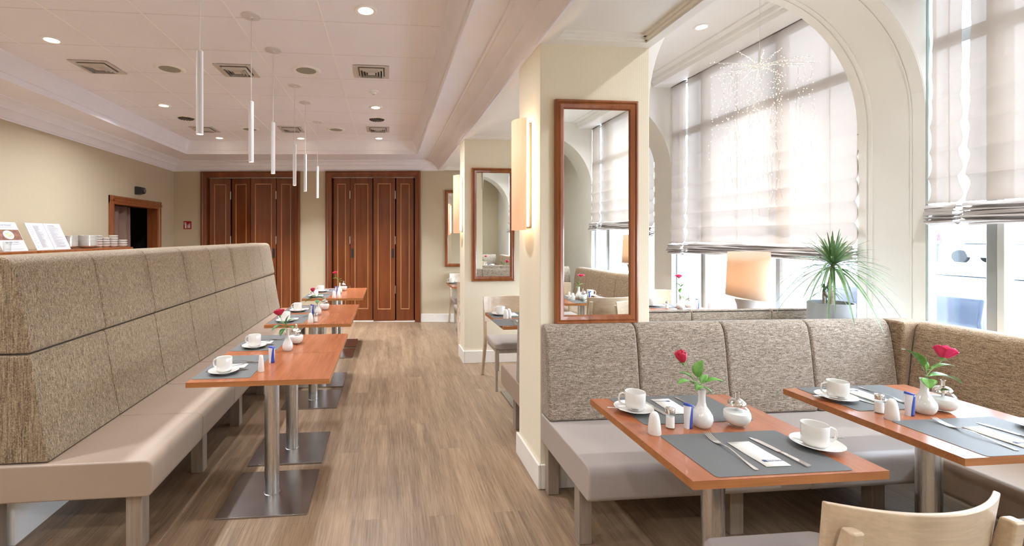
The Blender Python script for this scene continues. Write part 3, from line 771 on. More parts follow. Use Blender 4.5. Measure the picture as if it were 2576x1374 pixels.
# ------------------------------------------------------------------ tables
def mk_table(wx, wy_, plate=.476):
    def f():
        o = thing('dining_table', '', 'table')
        MB().box(-wx/2, wx/2, -wy_/2, wy_/2, .7435, .745).build('tabletop', M['table'], o, smooth=False)
        MB().box(-wx/2, wx/2, -wy_/2, wy_/2, .718, .7434).build('edge_band', M['tedge'], o, smooth=False)
        MB().lathe([(0,.717),(.10,.717),(.10,.712),(.0415,.710),(.0415,.012),(.046,.0101),(0,.0101)], n=32).build('column', M['steel'], o)
        MB().box(-plate/2, plate/2, -plate/2, plate/2, .0, .010).build('base_plate', M['plate'], o, bevel=.0015, seg=1)
        return o
    return f
tabL = Kind(mk_table(.73, .564)); tabR = Kind(mk_table(.672, .718, .43))
ROW = [('LA1',-.672,2.748,'nearest table of the left row'),('LA2',-.672,3.314,'second table of the left row'),('LB1',-.680,4.285,'third table of the left row'),('LB2',-.680,4.851,'fourth table of the left row'),('LC1',-.668,5.930,'fifth table of the left row'),('LC2',-.668,6.496,'last table of the left row')]
for k, x, y, t_ in ROW: tabL((x, y, 0), 0, 'cherry-topped pedestal table, '+t_+' by the long bench', 'pedestal tables of the left row')
TB = {'T1': (1.273,1.684,'cherry-topped pedestal table in the right foreground nearest the pillar'),'T2': (2.29,1.733,'cherry-topped pedestal table at the right edge by the corner bench wing'),
      'TM': (1.30,4.11,'cherry-topped table between the two striped pillars'),'TF': (3.0,4.50,'cherry-topped table by the far window behind the grey bench back'),
      'TB': (1.30,7.13,'cherry-topped table before the back wall mirror'),'TR': (2.33,-.06,'cherry-topped table seen reflected in the near pillar mirror')}
for k, (x, y, t_) in TB.items(): tabR((x, y, 0), 0, t_, 'square pedestal tables')

# ------------------------------------------------------------------ chairs
def mk_chair():
    o = thing('dining_chair', '', 'chair')
    # curved back panel (concave to the sitter), leaning back slightly
    def pan(off):
        def f(u, v):
            x = -.238+.476*u; s = 1-(x/.238)**2
            z = .60+.26*v
            return (x*(1-.04*(1-v)), -.232-.072*s-.03*(v)+.02+off, z)
        return f
    b = MB(); A = pan(0); B = pan(-.015); n = 24; m = 3
    va = [[b.b.verts.new(A(i/n, j/m)) for j in range(m+1)] for i in range(n+1)]; vb = [[b.b.verts.new(B(i/n, j/m)) for j in range(m+1)] for i in range(n+1)]
    for i in range(n):
        for j in range(m):
            b.b.faces.new((va[i][j], va[i+1][j], va[i+1][j+1], va[i][j+1])); b.b.faces.new((vb[i][j], vb[i][j+1], vb[i+1][j+1], vb[i+1][j]))
        b.b.faces.new((va[i][m], va[i+1][m], vb[i+1][m], vb[i][m])); b.b.faces.new((va[i][0], vb[i][0], vb[i+1][0], va[i+1][0]))
    for j in range(m):
        b.b.faces.new((va[0][j], va[0][j+1], vb[0][j+1], vb[0][j])); b.b.faces.new((va[n][j], vb[n][j], vb[n][j+1], va[n][j+1]))
    b.build('backrest', M['chair'], o, bevel=.004, seg=2)
    for s in (-1, 1):
        # rear leg and post in one sweep, bent at the seat
        P = [(s*.225,-.34,0),(s*.222,-.27,.22),(s*.218,-.222,.42),(s*.217,-.236,.56),(s*.215,-.262,.70),(s*.212,-.284,.820)]
        q = MB(); T = []
        for i, (x, y, z) in enumerate(P):
            hx = .0165; hy = [.014,.022,.028,.026,.022,.016][i]
            T.append([q.b.verts.new(c) for c in ((x-hx,y-hy-.012,z),(x+hx,y-hy-.012,z),(x+hx,y+hy-.012,z),(x-hx,y+hy-.012,z))])
        for A_, B_ in zip(T, T[1:]):
            for k in range(4): q.b.faces.new((A_[k], A_[(k+1) % 4], B_[(k+1) % 4], B_[k]))
        q.b.faces.new(T[0][::-1]); q.b.faces.new(T[-1])
        q.build('leg', M['chair'], o, bevel=.007, seg=3)
        q = MB(); q.prism([(s*.195-.018,.17),(s*.195+.018,.17),(s*.195+.018,.206),(s*.195-.018,.206)], 'z', .2, .42)
        q.prism([(s*.20-.012,.180),(s*.20+.012,.180),(s*.20+.012,.204),(s*.20-.012,.204)], 'z', 0, .2)
        q.build('leg', M['chairleg'], o, bevel=.003, seg=1)
    b = MB(); b.box(-.205,.205,-.20,.205,.37,.408); b.build('seat_frame', M['chairleg'], o, bevel=.004)
    b = MB(); b.prism([(-.215,-.195),(.215,-.195),(.228,.10),(.222,.205),(.19,.222),(-.19,.222),(-.222,.205),(-.228,.10)], 'z', .405, .468); b.build('seat', M['leatherG'], o, bevel=.018, seg=4)
    return o
chair = Kind(mk_chair)
chair((1.287, 1.258, 0), 0, 'bleached wood chair with curved back in the right foreground', 'bleached wood chairs')
chair((2.46, 1.25, 0), 0, 'chair at the lower right corner showing only its grey seat', 'bleached wood chairs')
chair((1.25, 4.535, 0), PI, 'bleached wood chair facing us below the far pillar mirror', 'bleached wood chairs')
chair((3.14, 4.93, 0), PI, 'chair by the far window, its back just above the grey bench back', 'bleached wood chairs')
chair((1.215, 6.66, 0), 0, 'chair beyond the far pillar seen from behind, nearer of the two there', 'bleached wood chairs')
chair((1.30, 7.58, 0), PI, 'chair beyond the far pillar against the back wall, facing us', 'bleached wood chairs')
chair((2.33, .38, 0), PI, 'chair reflected in the near pillar mirror, back toward the mirror', 'bleached wood chairs')
chair((2.30, -.62, 0), 0, 'chair reflected in the near pillar mirror, on the far side of its table', 'bleached wood chairs')

# ------------------------------------------------------------------ tableware
def mk_cup():
    o = thing('coffee_cup', '', 'cup')
    MB().lathe([(0,.002),(.025,.002),(.026,0),(.029,0),(.032,.003),(.0385,.009),(.0410,.018),(.0418,.075),(.0408,.077),(.0388,.075),(.0380,.020),(.034,.011),(.02,.007),(0,.006)], n=36).build('bowl', M['porc'], o)
    pts = [(.040,0,.064),(.051,0,.0665),(.062,0,.060),(.067,0,.045),(.064,0,.029),(.054,0,.019),(.040,0,.018)]
    MB().tube(pts, [.0042,.004,.004,.004,.004,.004,.0042], 10).build('handle', M['porc'], o)
    return o
def mk_saucer():
    b = MB().lathe([(0,.003),(.03,.003),(.031,0),(.036,0),(.038,.004),(.06,.010),(.078,.017),(.080,.0185),(.078,.0195),(.06,.013),(.036,.0075),(.028,.0065),(0,.0065)], n=40)
    return tag(b.build('saucer', M['porc']), '', 'saucer')
def mk_mat():
    w_, h_, r = .238, .152, .014; pts = []
    for cx_, cy_, a0 in ((w_-r, h_-r, 0), (-w_+r, h_-r, 90), (-w_+r, -h_+r, 180), (w_-r, -h_+r, 270)):
        for k in range(5): pts.append((cx_+r*math.cos(R(a0+k*22.5)), cy_+r*math.sin(R(a0+k*22.5))))
    return tag(MB().prism(pts, 'z', 0, .0014).build('placemat', M['mat'], smooth=False), '', 'placemat')
def mk_napkin():
    o = thing('paper_napkin', '', 'napkin')
    b = MB()
    b.grid(lambda u, v: (-.043+.086*u, -.088+.176*v, .0018+.0006*math.sin(v*9)), 2, 8)
    b.build('folded_paper', M['napkin'], o, solid=.0016)
    mk = MB(); mk.prism([(-.028,-.061),(-.012,-.061),(-.012,-.049),(-.020,-.046),(-.028,-.049)], 'z', .0036, .0038)
    mk.build('logo_mark', M['ink'], o, smooth=False)
    text_mesh('logo_text', 'REWARDS', .0115, M['ink'], o, (-.010, -.061, .0038), (0,0,0), bold=.0002)
    text_mesh('logo_text', 'BEST WESTERN', .0058, M['inkg'], o, (-.010, -.051, .0038), (0,0,0))
    return o
def mk_fork():
    b = MB(); L_ = []
    prof = [(-.130,.001,.0055),(-.127,.001,.0075),(-.105,.0015,.0062),(-.07,.0035,.0040),(-.03,.0085,.0026),(.0,.0110,.0024),(.03,.0085,.0028),(.045,.0055,.0050),(.055,.0035,.0095),(.067,.002,.0122),(.078,.0018,.0125)]
    b.strip([(0, y, z+.0014, h) for y, z, h in prof])
    for k in range(4):
        x = -.0102+.0068*k
        b.strip([(x, .078, .0032, .0020),(x, .098, .0050, .0019),(x, .118, .0095, .0017),(x, .132, .0135, .0009)])
    return tag(b.build('fork', M['cutlery']), '', 'fork')
def mk_knife():
    b = MB()
    b.strip([(0,-.115,.0045,.0085),(0,-.110,.0052,.0100),(0,-.06,.0052,.0080),(0,-.015,.0048,.0066),(0,-.012,.0038,.0058)], .0044)
    b.strip([(0,-.014,.0034,.0058),(.001,-.005,.0030,.0092),(.0015,.03,.0028,.0105),(.001,.07,.0026,.0105),(-.001,.09,.0024,.0088),(-.004,.104,.0018,.0035),(-.005,.108,.0018,.0008)], .0014)
    return tag(b.build('table_knife', M['cutlery']), '', 'knife')
def mk_spoon():
    b = MB()
    b.strip([(0,.078,.0045,.0048),(0,.075,.0045,.0058),(0,.05,.004,.0045),(0,.02,.0035,.0022),(0,-.005,.002,.0018),(0,-.020,.0005,.0022)], .0014)
    b.grid(lambda u, v: ((.0005+.0125*math.sin(PI*v)**.7)*(2*u-1), -.018-.034*v, -.002-.003*(1-(2*u-1)**2)*math.sin(PI*v)+.0025), 8, 10)
    return tag(b.build('teaspoon', M['cutlery'], solid=0), '', 'spoon')
cup, saucer, pmat, napkin, fork, knife, spoon = map(Kind, (mk_cup, mk_saucer, mk_mat, mk_napkin, mk_fork, mk_knife, mk_spoon))
TZ = .7452
def setting(cx_, cy_, rz, where, sx=.25, sy=.0, hang=-12, spang=None, parts='mnfkscp', matx=1.0):
    def W(x, y): return (cx_+x*math.cos(rz)-y*math.sin(rz), cy_+x*math.sin(rz)+y*math.cos(rz))
    z = TZ
    if 'm' in parts: o = pmat((cx_, cy_, z), rz, 'grey rectangular placemat '+where, 'grey placemats')
    z2 = TZ+.0016
    if 'n' in parts: napkin((*W(.012, -.022), z2), rz, 'folded white napkin '+where, 'paper napkins')
    if 'f' in parts: fork((*W(-.070, .004), z2), rz-R(4), 'steel fork '+where, 'forks')
    if 'k' in parts: knife((*W(.098, -.008), z2), rz+R(5), 'steel table knife '+where, 'knives')
    zs = z2 if abs(sx)-.08 < .236 else TZ+.0004
    if 's' in parts: saucer((*W(sx, sy), zs), rz, 'round white saucer '+where, 'white saucers')
    if 'c' in parts: cup((*W(sx-.008, sy), zs+.0068), rz+R(hang), 'white coffee cup '+where, 'white coffee cups')
    if 'p' in parts:
        a = R(spang if spang is not None else hang-20)
        px, py = sx+.034*math.cos(a+R(75)), sy+.034*math.sin(a+R(75))
        o = spoon((*W(px+.03*math.cos(a), py+.03*math.sin(a)), zs+.0185), rz+a-R(90), 'teaspoon on the saucer '+where, 'teaspoons')
setting(1.262, 1.490, 0, 'at the near place of the right foreground table', sx=.268, sy=.008, hang=-18, spang=-10)
setting(1.262, 1.892, PI, 'at the far place of the right foreground table', sx=.205, sy=.010, hang=-20, spang=-62+50)
setting(2.282, 1.528, 0, 'at the near place of the table at the right edge', sx=.268, sy=.008, hang=-18, spang=-10)
setting(2.262, 1.940, PI, 'at the far place of the table at the right edge', sx=.195, sy=.012, hang=-20, spang=-12)
LSET = [(-.882,2.757,'on the nearest table of the left row',.135),(-.882,3.352,'on the second table of the left row',.150),(-.882,4.29,'on the third table of the left row',.145),(-.882,4.86,'on the fourth table of the left row',.16),(-.882,5.94,'on the fifth table of the left row',.145),(-.882,6.49,'on the last table of the left row',.16)]
for x, y, t_, sx in LSET: setting(x, y, -PI/2, t_, sx=sx, sy=-.018, hang=-105, spang=120)
setting(1.17, 3.93, 0, 'at the near place of the table between the pillars', sx=.2, parts='mnfk')
setting(1.21, 4.30, PI, 'at the far place of the table between the pillars', sx=.14, sy=.0, hang=-10)
setting(3.0, 4.31, 0, 'at the near place of the far window table', sx=.26, hang=-10)
setting(3.0, 4.70, PI, 'at the far place of the far window table', sx=.16, sy=.02, hang=-10)
setting(1.24, 7.30, PI, 'on the table before the back wall mirror', sx=.22, hang=-10)
setting(2.28, -.25, 0, 'on the table seen in the near pillar mirror', sx=.26, hang=20)
setting(2.35, .14, PI, 'at the mirror side of the table seen in the near pillar mirror', sx=.2, hang=20, parts='mnfk')

def mk_white():
    b = MB().lathe([(0,.0),(.0235,0),(.0245,.003),(.0225,.03),(.0195,.055),(.0165,.070),(.0125,.079),(.007,.084),(0,.0855)], n=32)
    o = tag(b.build('white_shaker', M['porc']), '', 'pepper shaker'); return o
def mk_tall():
    b = MB().lathe([(0,.0),(.0165,0),(.0172,.002),(.0150,.04),(.0120,.078),(.0100,.087),(.006,.0895),(0,.090)], n=28)
    return tag(b.build('tall_shaker', M['porc']), '', 'pepper shaker')
def mk_salt():
    o = thing('salt_shaker', '', 'salt shaker')
    MB().lathe([(0,.001),(.017,0),(.0185,.003),(.0180,.02),(.0172,.045),(.0168,.058),(.0150,.062)], n=24).build('glass_body', M['glass'], o)
    MB().lathe([(0,.004),(.0155,.004),(.0152,.046),(0,.047)], n=24).build('salt', M['sugar'], o.children[0])
    MB().lathe([(.0172,.058),(.0178,.060),(.0178,.076),(.016,.079),(.008,.0815),(0,.082)], n=24).build('metal_cap', M['chrome'], o)
    return o
def mk_disp():
    o = thing('sweetener_dispenser', '', 'dispenser')
    def ring(b, z, rx, ry, tilt=0, n=28, a0=0, a1=360, inset=0):
        return [b.b.verts.new(((rx+inset)*math.cos(R(a0+(a1-a0)*i/n)), (ry+inset)*math.sin(R(a0+(a1-a0)*i/n)), z+tilt*math.cos(R(a0+(a1-a0)*i/n)))) for i in range(n)]
    b = MB(); lv = [(0,.0165,.0115,0),(.04,.0170,.012,0),(.075,.0185,.013,-.001),(.088,.0195,.0135,-.003)]
    rs = [ring(b, z, rx, ry, t) for z, rx, ry, t in lv]
    for A, B in zip(rs, rs[1:]):
        for k in range(28): b.b.faces.new((A[k], A[(k+1) % 28], B[(k+1) % 28], B[k]))
    b.b.faces.new(rs[0]); b.b.faces.new(rs[-1]); b.build('body', M['plastic'], o)
    b = MB(); r0 = ring(b, .0885, .0200, .014, -.003); r1 = ring(b, .0945, .0195, .0135, -.005); r2 = ring(b, .0965, .016, .010, -.005)
    for A, B in ((r0, r1), (r1, r2)):
        for k in range(28): b.b.faces.new((A[k], A[(k+1) % 28], B[(k+1) % 28], B[k]))
    b.b.faces.new(r0); b.b.faces.new(r2); b.build('blue_cap', M['blue'], o)
    b = MB()
    def sw(u, v):
        z = v*.088; wid = 26+38*(1-v)**1.5*1.2; a = R(-60+(u-.5)*2*wid*.62 + (-8*math.sin(v*3)))
        rx = .0165+.003*v; ry = .0115+.002*v
        return ((rx+.0006)*math.cos(a), (ry+.0006)*math.sin(a), z)
    b.grid(sw, 8, 10).build('blue_stripe', M['blue'], o, solid=.0012)
    return o
def mk_vase():
    b = MB().lathe([(0,.001),(.026,0),(.030,.003),(.038,.018),(.041,.034),(.038,.050),(.028,.067),(.018,.082),(.0135,.100),(.0130,.125),(.0150,.143),(.0165,.147),(.0150,.147),(.0115,.125),(.0115,.1),(0,.09)], n=32)
    return tag(b.build('bud_vase', M['porc']), '', 'vase')
def mk_vase_s():
    b = MB().lathe([(0,.001),(.022,0),(.026,.003),(.0325,.018),(.034,.032),(.031,.048),(.022,.066),(.014,.082),(.0105,.100),(.0100,.125),(.012,.138),(.0128,.140),(.0115,.140),(.009,.12),(.009,.1),(0,.09)], n=32)
    return tag(b.build('bud_vase', M['porc']), '', 'vase')
def mk_sugar():
    o = thing('sugar_pourer', '', 'sugar dispenser')
    MB().lathe([(0,.002),(.026,0),(.030,.002),(.030,.006),(.040,.014),(.0475,.029),(.0495,.044),(.0475,.059),(.041,.072),(.031,.082),(.0285,.088)], n=36).build('glass_jar', M['glass'], o)
    MB().lathe([(0,.006),(.027,.007),(.0375,.015),(.0455,.030),(.0475,.044),(.0462,.056),(.030,.060),(0,.063)], n=36).build('sugar', M['sugar'], o.children[0])
    MB().lathe([(.0295,.083),(.0325,.084),(.0325,.090),(.031,.094),(.024,.102),(.015,.107),(.0085,.109),(.0085,.133),(.0075,.134),(.0065,.133),(.0065,.113),(0,.113)], n=32).build('metal_lid', M['chrome'], o)
    MB().tube([(0,0,.106),(0,0,.062)], .006, 12).build('inner_tube', M['chrome'], o)
    return o
whites, tall, salt, disp, vase, vases, sugar = map(Kind, (mk_white, mk_tall, mk_salt, mk_disp, mk_vase, mk_vase_s, mk_sugar))
def petals(rb, h, openness, mat, parent, name='bloom', seed=1):
    rnd = random.Random(seed); b = MB()
    layers = [(3, .30, 1.0, 0), (4, .52, 1.02, .3), (5, .74, .98, .55), (5, .95, .90, 1.0)]
    for li, (n, rf, hf, op) in enumerate(layers):
        for k in range(n):
            a0 = 2*PI*k/n+li*.6+rnd.random()*.25; wid = 2*PI/n*.72
            def f(u, v, a0=a0, wid=wid, rf=rf, hf=hf, op=op):
                vv = v; a = a0+(u-.5)*2*wid*(1-.25*vv)
                r = rb*rf*math.sin(min(1, vv*1.25)*PI/2)**.7
                if openness: r *= 1+openness*op*max(0, vv-.35)*1.5
                r *= 1+.10*(vv**4)*(1+op)-(.28 if openness < .1 else .1)*max(0, vv-.55)
                z = h*hf*vv*(1-.22*(2*u-1)**2*vv)-openness*op*h*.35*vv**3
                return (r*math.cos(a), r*math.sin(a), z)
            b.grid(f, 6, 6)
    return b.build(name, mat, parent, solid=.0008, ang=80)
def leafmesh(b, base, tip, width, droop=.12, up=Vector((0,0,1))):
    base, tip = Vector(base), Vector(tip); d = tip-base; l = d.length; d.normalize()
    s = d.cross(up); s = s.normalized() if s.length > .01 else Vector((1,0,0)); n = s.cross(d).normalized()
    def f(u, v):
        w_ = width*math.sin(PI*min(1, v**.8))**.75*(1 if 0 < v < 1 else 0)
        t = 2*u-1
        return base+d*l*v+s*t*w_+n*(abs(t)*w_*.35-droop*l*(2*v-1)**2+droop*l)
    b.grid(f, 4, 8)
def rose(loc, bloom, stem_pts, leaves, label, rb=.022, h=.034, op=0, mat='rose', lm='leaf', tilt=(0,0)):
    o = thing('rose', label, 'rose', loc, 0, 'roses in bud vases')
    MB().tube(stem_pts+[bloom], .0018, 8).build('stem', M['stem'], o)
    g = MB(); g.lathe([(0,-.006),(.004,-.005),(.006,0),(.010,.006)], n=10)
    for k in range(5):
        a = 2*PI*k/5; leafmesh(g, (.004*math.cos(a), .004*math.sin(a), 0), (.021*math.cos(a), .021*math.sin(a), .004-.008*op), .004)
    q = g.build('sepals', M['stem'], o, solid=.0006)
    p = petals(rb, h, op, M[mat], o, seed=len(label))
    p.location = bloom; p.rotation_euler = (tilt[0], tilt[1], 0); q.parent = p
    for base, tip, w_ in leaves:
        tip = tuple(Vector(base)+(Vector(tip)-Vector(base))*1.22); w_ *= 1.22
        b = MB(); leafmesh(b, base, tip, w_); b.tube([base, tuple((Vector(base)*2-Vector(tip))*1.0)], .0001, 4) if False else None
        b.tube([tuple(Vector(base)-(Vector(tip)-Vector(base)).normalized()*.02), base], .0009, 5)
        b.build('leaf', M[lm], o, solid=.0006)
    return o
def rel(P, o): return tuple(a-b for a, b in zip(P, o))
# right foreground table
GW, GT, GS, GD, GV, GP = 'white shakers', 'tall white shakers', 'glass salt shakers', 'sweetener dispensers', 'bud vases', 'sugar pourers'
w1 = 'on the right foreground table'
whites((1.017, 1.661, TZ), 0, 'white domed pepper shaker with a hole '+w1, GW)
salt((1.109, 1.704, TZ), 0, 'glass salt shaker with steel cap '+w1, GS)
disp((1.179, 1.697, TZ), R(10), 'white sweetener dispenser with blue side and cap '+w1, GD)
vase((1.243, 1.706, TZ), 0, 'white porcelain bud vase '+w1, GV)
sugar((1.388, 1.700, TZ), 0, 'round glass sugar pourer with steel spout '+w1, GP)
VZ = TZ+.105
o_ = (1.243, 1.706, VZ)
rose(o_, (-.085,-.01,.150), [(0,0,0),(-.004,0,.035),(-.03,-.004,.072),(-.06,-.008,.115)],
     [((-.040,-.01,.068),(-.110,-.03,.075),.017),((-.030,0,.075),(-.075,.02,.10),.013),((-.010,.01,.085),(.015,.02,.140),.019),((.010,-.005,.070),(.070,-.02,.072),.017),((-.012,-.012,.060),(-.040,-.03,.050),.012),((.004,0,.050),(.028,-.015,.030),.010),((0,.0,.065),(.035,.025,.085),.013)],
     'dark red closed rose in the bud vase on the right foreground table', .0215, .052, 0, tilt=(R(-5), R(-12)))
# table at the right edge
w2 = 'on the table at the right edge'
salt((2.095, 1.765, TZ), 0, 'glass salt shaker with steel cap '+w2, GS)
whites((2.073, 1.698, TZ), 0, 'white domed pepper shaker '+w2, GW)
disp((2.192, 1.728, TZ), R(-8), 'white sweetener dispenser with blue side and cap '+w2, GD)
vase((2.285, 1.745, TZ), 0, 'white porcelain bud vase '+w2, GV)
sugar((2.392, 1.758, TZ), 0, 'round glass sugar pourer with spout '+w2, GP)
o_ = (2.285, 1.745, VZ)
rose(o_, (.075,-.01,.125), [(0,0,0),(.004,0,.045),(.022,-.004,.075),(.050,-.008,.10)],
     [((-.012,0,.095),(-.040,.0,.145),.016),((-.035,0,.125),(-.085,.01,.160),.011),((.03,0,.080),(.115,-.01,.090),.012),((.02,.01,.075),(.02,.02,.115),.009),((.01,-.01,.055),(.112,-.03,.030),.022),((0,-.012,.045),(-.03,-.04,.020),.020)],
     'open pink rose in the bud vase on the table at the right edge', .030, .060, .22, 'rose2', tilt=(R(-6), R(24)))
# left row
wA = 'on the nearest table of the left row'; wA2 = 'on the second table of the left row'
tall((-.705, 2.640, TZ), 0, 'tall tapered white shaker '+wA, GT)
disp((-.690, 2.815, TZ), R(12), 'white sweetener dispenser with blue cap '+wA, GD)
vases((-.658, 3.100, TZ), 0, 'white porcelain bud vase '+wA2, GV)
sugar((-.640, 3.295, TZ), 0, 'round glass sugar pourer '+wA2, GP)
o_ = (-.658, 3.100, VZ)
rose(o_, (-.050,0,.125), [(0,0,0),(-.004,0,.04),(-.03,0,.08)],
     [((-.03,-.01,.060),(-.085,-.03,.035),.024),((-.02,0,.070),(-.055,.0,.075),.018),((-.005,0,.065),(.010,0,.120),.016),((.0,-.01,.05),(.04,-.03,.045),.016),((-.01,-.02,.045),(-.03,-.05,.010),.016),((.0,0,.08),(.035,.02,.095),.013)],
     'crimson rose in the bud vase on the second table of the left row', .030, .046, .15, 'rose', 'leafd', (R(-8), R(-14)))
wB = 'on the third table of the left row'; wB2 = 'on the fourth table of the left row'
whites((-.672, 4.090, TZ), 0, 'white domed pepper shaker '+wB, GW); salt((-.632, 4.118, TZ), 0, 'glass salt shaker with steel cap '+wB, GS)
disp((-.722, 4.50, TZ), 0, 'white sweetener dispenser '+wB, GD); vases((-.670, 4.50, TZ), 0, 'white porcelain bud vase '+wB, GV)
sugar((-.645, 4.79, TZ), 0, 'round glass sugar pourer '+wB2, GP)
o_ = (-.670, 4.50, VZ)
rose(o_, (-.045,0,.115), [(0,0,0),(-.01,0,.05),(-.03,0,.09)],
     [((-.03,-.01,.055),(-.105,-.02,.020),.024),((-.02,0,.070),(-.075,.0,.060),.020),((.0,0,.06),(.045,0,.045),.018),((.0,0,.075),(.040,.02,.085),.016),((-.01,-.02,.040),(.0,-.05,.010),.016)],
     'dark red rose in the bud vase on the third table of the left row', .022, .040, 0, 'rose', 'leafd', (0, R(-10)))
wC = 'on the fifth table of the left row'
whites((-.659, 5.735, TZ), 0, 'white domed pepper shaker, left one of two '+wC, GW); whites((-.606, 5.765, TZ), 0, 'white domed pepper shaker, right one of two '+wC, GW)
disp((-.665, 6.085, TZ), 0, 'white sweetener dispenser '+wC, GD); vases((-.632, 6.155, TZ), 0, 'white porcelain bud vase '+wC, GV)
sugar((-.61, 6.46, TZ), 0, 'round glass sugar pourer on the last table of the left row', GP)
o_ = (-.632, 6.155, VZ)
rose(o_, (-.060,0,.150), [(0,0,0),(-.01,0,.05),(-.045,0,.10)],
     [((-.03,0,.085),(-.085,0,.090),.014),((-.02,0,.06),(.02,0,.085),.014),((-.01,0,.04),(-.04,0,.03),.012),((0,0,.05),(.035,0,.06),.012)],
     'pink rose in the bud vase on the fifth table of the left row', .024, .038, .3, 'rose2', 'leaf', (0, R(-10)))
# table between the pillars, far window table, mirror table, back table
whites((1.084, 4.125, TZ), 0, 'white domed pepper shaker, left one of two on the table between the pillars', GW); whites((1.122, 4.16, TZ), 0, 'white domed pepper shaker, right one of two on the table between the pillars', GW)
whites((1.14, 7.12, TZ), 0, 'white domed pepper shaker on the table before the back wall mirror', GW)
wf = 'on the far window table'
salt((2.905, 4.52, TZ), 0, 'glass salt shaker with steel cap '+wf, GS); vase((3.04, 4.50, TZ), 0, 'white porcelain bud vase '+wf, GV); sugar((3.150, 4.52, TZ), 0, 'round glass sugar pourer '+wf, GP); disp((3.245, 4.52, TZ), 0, 'white and blue sweetener dispenser '+wf, GD)
rose((3.04, 4.50, VZ), (-.015,0,.215), [(0,0,0),(0,0,.08),(-.01,0,.16)], [((0,0,.13),(-.06,0,.155),.012),((0,0,.12),(.065,0,.145),.012),((0,0,.06),(.0,-.02,.105),.016),((0,0,.03),(.01,-.03,.0),.022)],
     'small pink rose in the bud vase on the far window table', .026, .04, .3, 'rose2', 'leaf')
wm = 'on the table seen in the near pillar mirror'
whites((2.19, .03, TZ), 0, 'white domed pepper shaker '+wm, GW); tall((2.17, -.03, TZ), 0, 'tall white shaker '+wm, GT); vase((2.30, -.06, TZ), 0, 'white porcelain bud vase '+wm, GV); sugar((2.31, .04, TZ), 0, 'round glass sugar pourer '+wm, GP); disp((2.40, .02, TZ), PI, 'white sweetener dispenser '+wm, GD)
rose((2.30, -.06, VZ), (.03,0,.16), [(0,0,0),(0,0,.05),(.01,0,.11)], [((0,0,.06),(-.05,0,.10),.014),((0,0,.05),(.06,0,.07),.014),((0,0,.04),(-.03,0,.03),.012)],
     'pink rose in the bud vase on the table seen in the near pillar mirror', .028, .036, .6, 'rose2', 'leaf')

# ------------------------------------------------------------------ sideboard with menus and crockery
cb = thing('sideboard', 'tall cherry wood sideboard against the left wall behind the bench', 'sideboard')
KT = 1.363
for a, c in ((2.9, 4.665), (4.715, 6.30)):
    MB().box(LW+.02, -3.32, a+.02, c-.02, .06, KT-.03).build('cabinet', M['door'], cb, bevel=.004, seg=1)
    MB().box(LW+.005, -3.30, a, c, KT-.028, KT).build('top_board', M['frame'], cb, bevel=.004, seg=1)
MB().box(LW+.05, -3.36, 2.95, 6.25, 0, .06).build('plinth', M['dark'], cb, smooth=False)
def leaning(name, label, ya, yb, h, x0=-3.375, lean=R(24)):
    o = thing(name, label, 'menu', (x0, ya, KT+.001)); W_ = yb-ya
    # local frame: the board leans back towards the wall
    def pt(s, t, d=0): return (-math.sin(lean)*t+math.cos(lean)*d, s, math.cos(lean)*t+math.sin(lean)*d)
    def slab(s0, s1, t0, t1, d0, d1, nm, mat, par):
        b = MB(); A = [b.b.verts.new(pt(s, t, d0)) for s, t in ((s0,t0),(s1,t0),(s1,t1),(s0,t1))]; B = [b.b.verts.new(pt(s, t, d1)) for s, t in ((s0,t0),(s1,t0),(s1,t1),(s0,t1))]
        b.b.faces.new(A[::-1]); b.b.faces.new(B)
        for k in range(4): b.b.faces.new((A[k], A[(k+1) % 4], B[(k+1) % 4], B[k]))
        return b.build(nm, mat, par, smooth=False)
    return o, pt, slab, W_, h
def lines(pt, rows, d=.0045):
    b = MB()
    for s0, s1, t, hh in rows:
        b.face([pt(s0, t, d), pt(s1, t, d), pt(s1, t+hh, d), pt(s0, t+hh, d)])
    return b
ROTT = lambda lean: (Matrix(((0,-math.sin(lean),math.cos(lean)),(1,0,0),(0,math.cos(lean),math.sin(lean)))).to_euler())
o, pt, slab, W_, h_ = leaning('menu_stand', 'leaning menu card with a photo of an egg dish on the sideboard', 4.37, 4.655, .292)
slab(0, W_, 0, h_, 0, .004, 'card', M['card'], o)
slab(.005, W_-.005, .11, .215, .0042, .0046, 'photo', M['planet'], o)
b = MB(); c0 = (W_*.5, .163)
b.b.faces.new([b.b.verts.new(pt(c0[0]+.058*math.cos(k*PI/12), c0[1]+.044*math.sin(k*PI/12), .0050)) for k in range(24)]); b.build('plate_picture', M['plastic'], o, smooth=False)
b = MB(); b.b.faces.new([b.b.verts.new(pt(c0[0]+.036*math.cos(k*PI/12)*(1+.15*math.sin(k*2)), c0[1]+.026*math.sin(k*PI/12), .0054)) for k in range(24)]); b.build('egg_picture', M['egg'], o, smooth=False)
er = ROTT(R(24))
text_mesh('menu_title', 'Eier nach Wunsch!', .021, M['ink'], o, pt(W_/2, .255, .0048), er, 'CENTER')
text_mesh('menu_title', 'Eggs of your choice!', .019, M['ink'], o, pt(W_/2, .083, .0048), er, 'CENTER')
lines(pt, [(.05,.24,.240,.0016),(.07,.21,.233,.0016),(.05,.24,.072,.0016),(.04,.25,.02,.002),(.09,.2,.064,.0016)]).build('fine_print', M['inkg'], o, smooth=False)
o, pt, slab, W_, h_ = leaning('menu_stand', 'leaning double page menu with fine print beside the crockery stacks', 4.765, 5.235, .292)
slab(0, W_*.495, 0, h_, 0, .004, 'page', M['card'], o); slab(W_*.505, W_, 0, h_, 0, .004, 'page', M['card'], o)
rnd = random.Random(3); rows = []
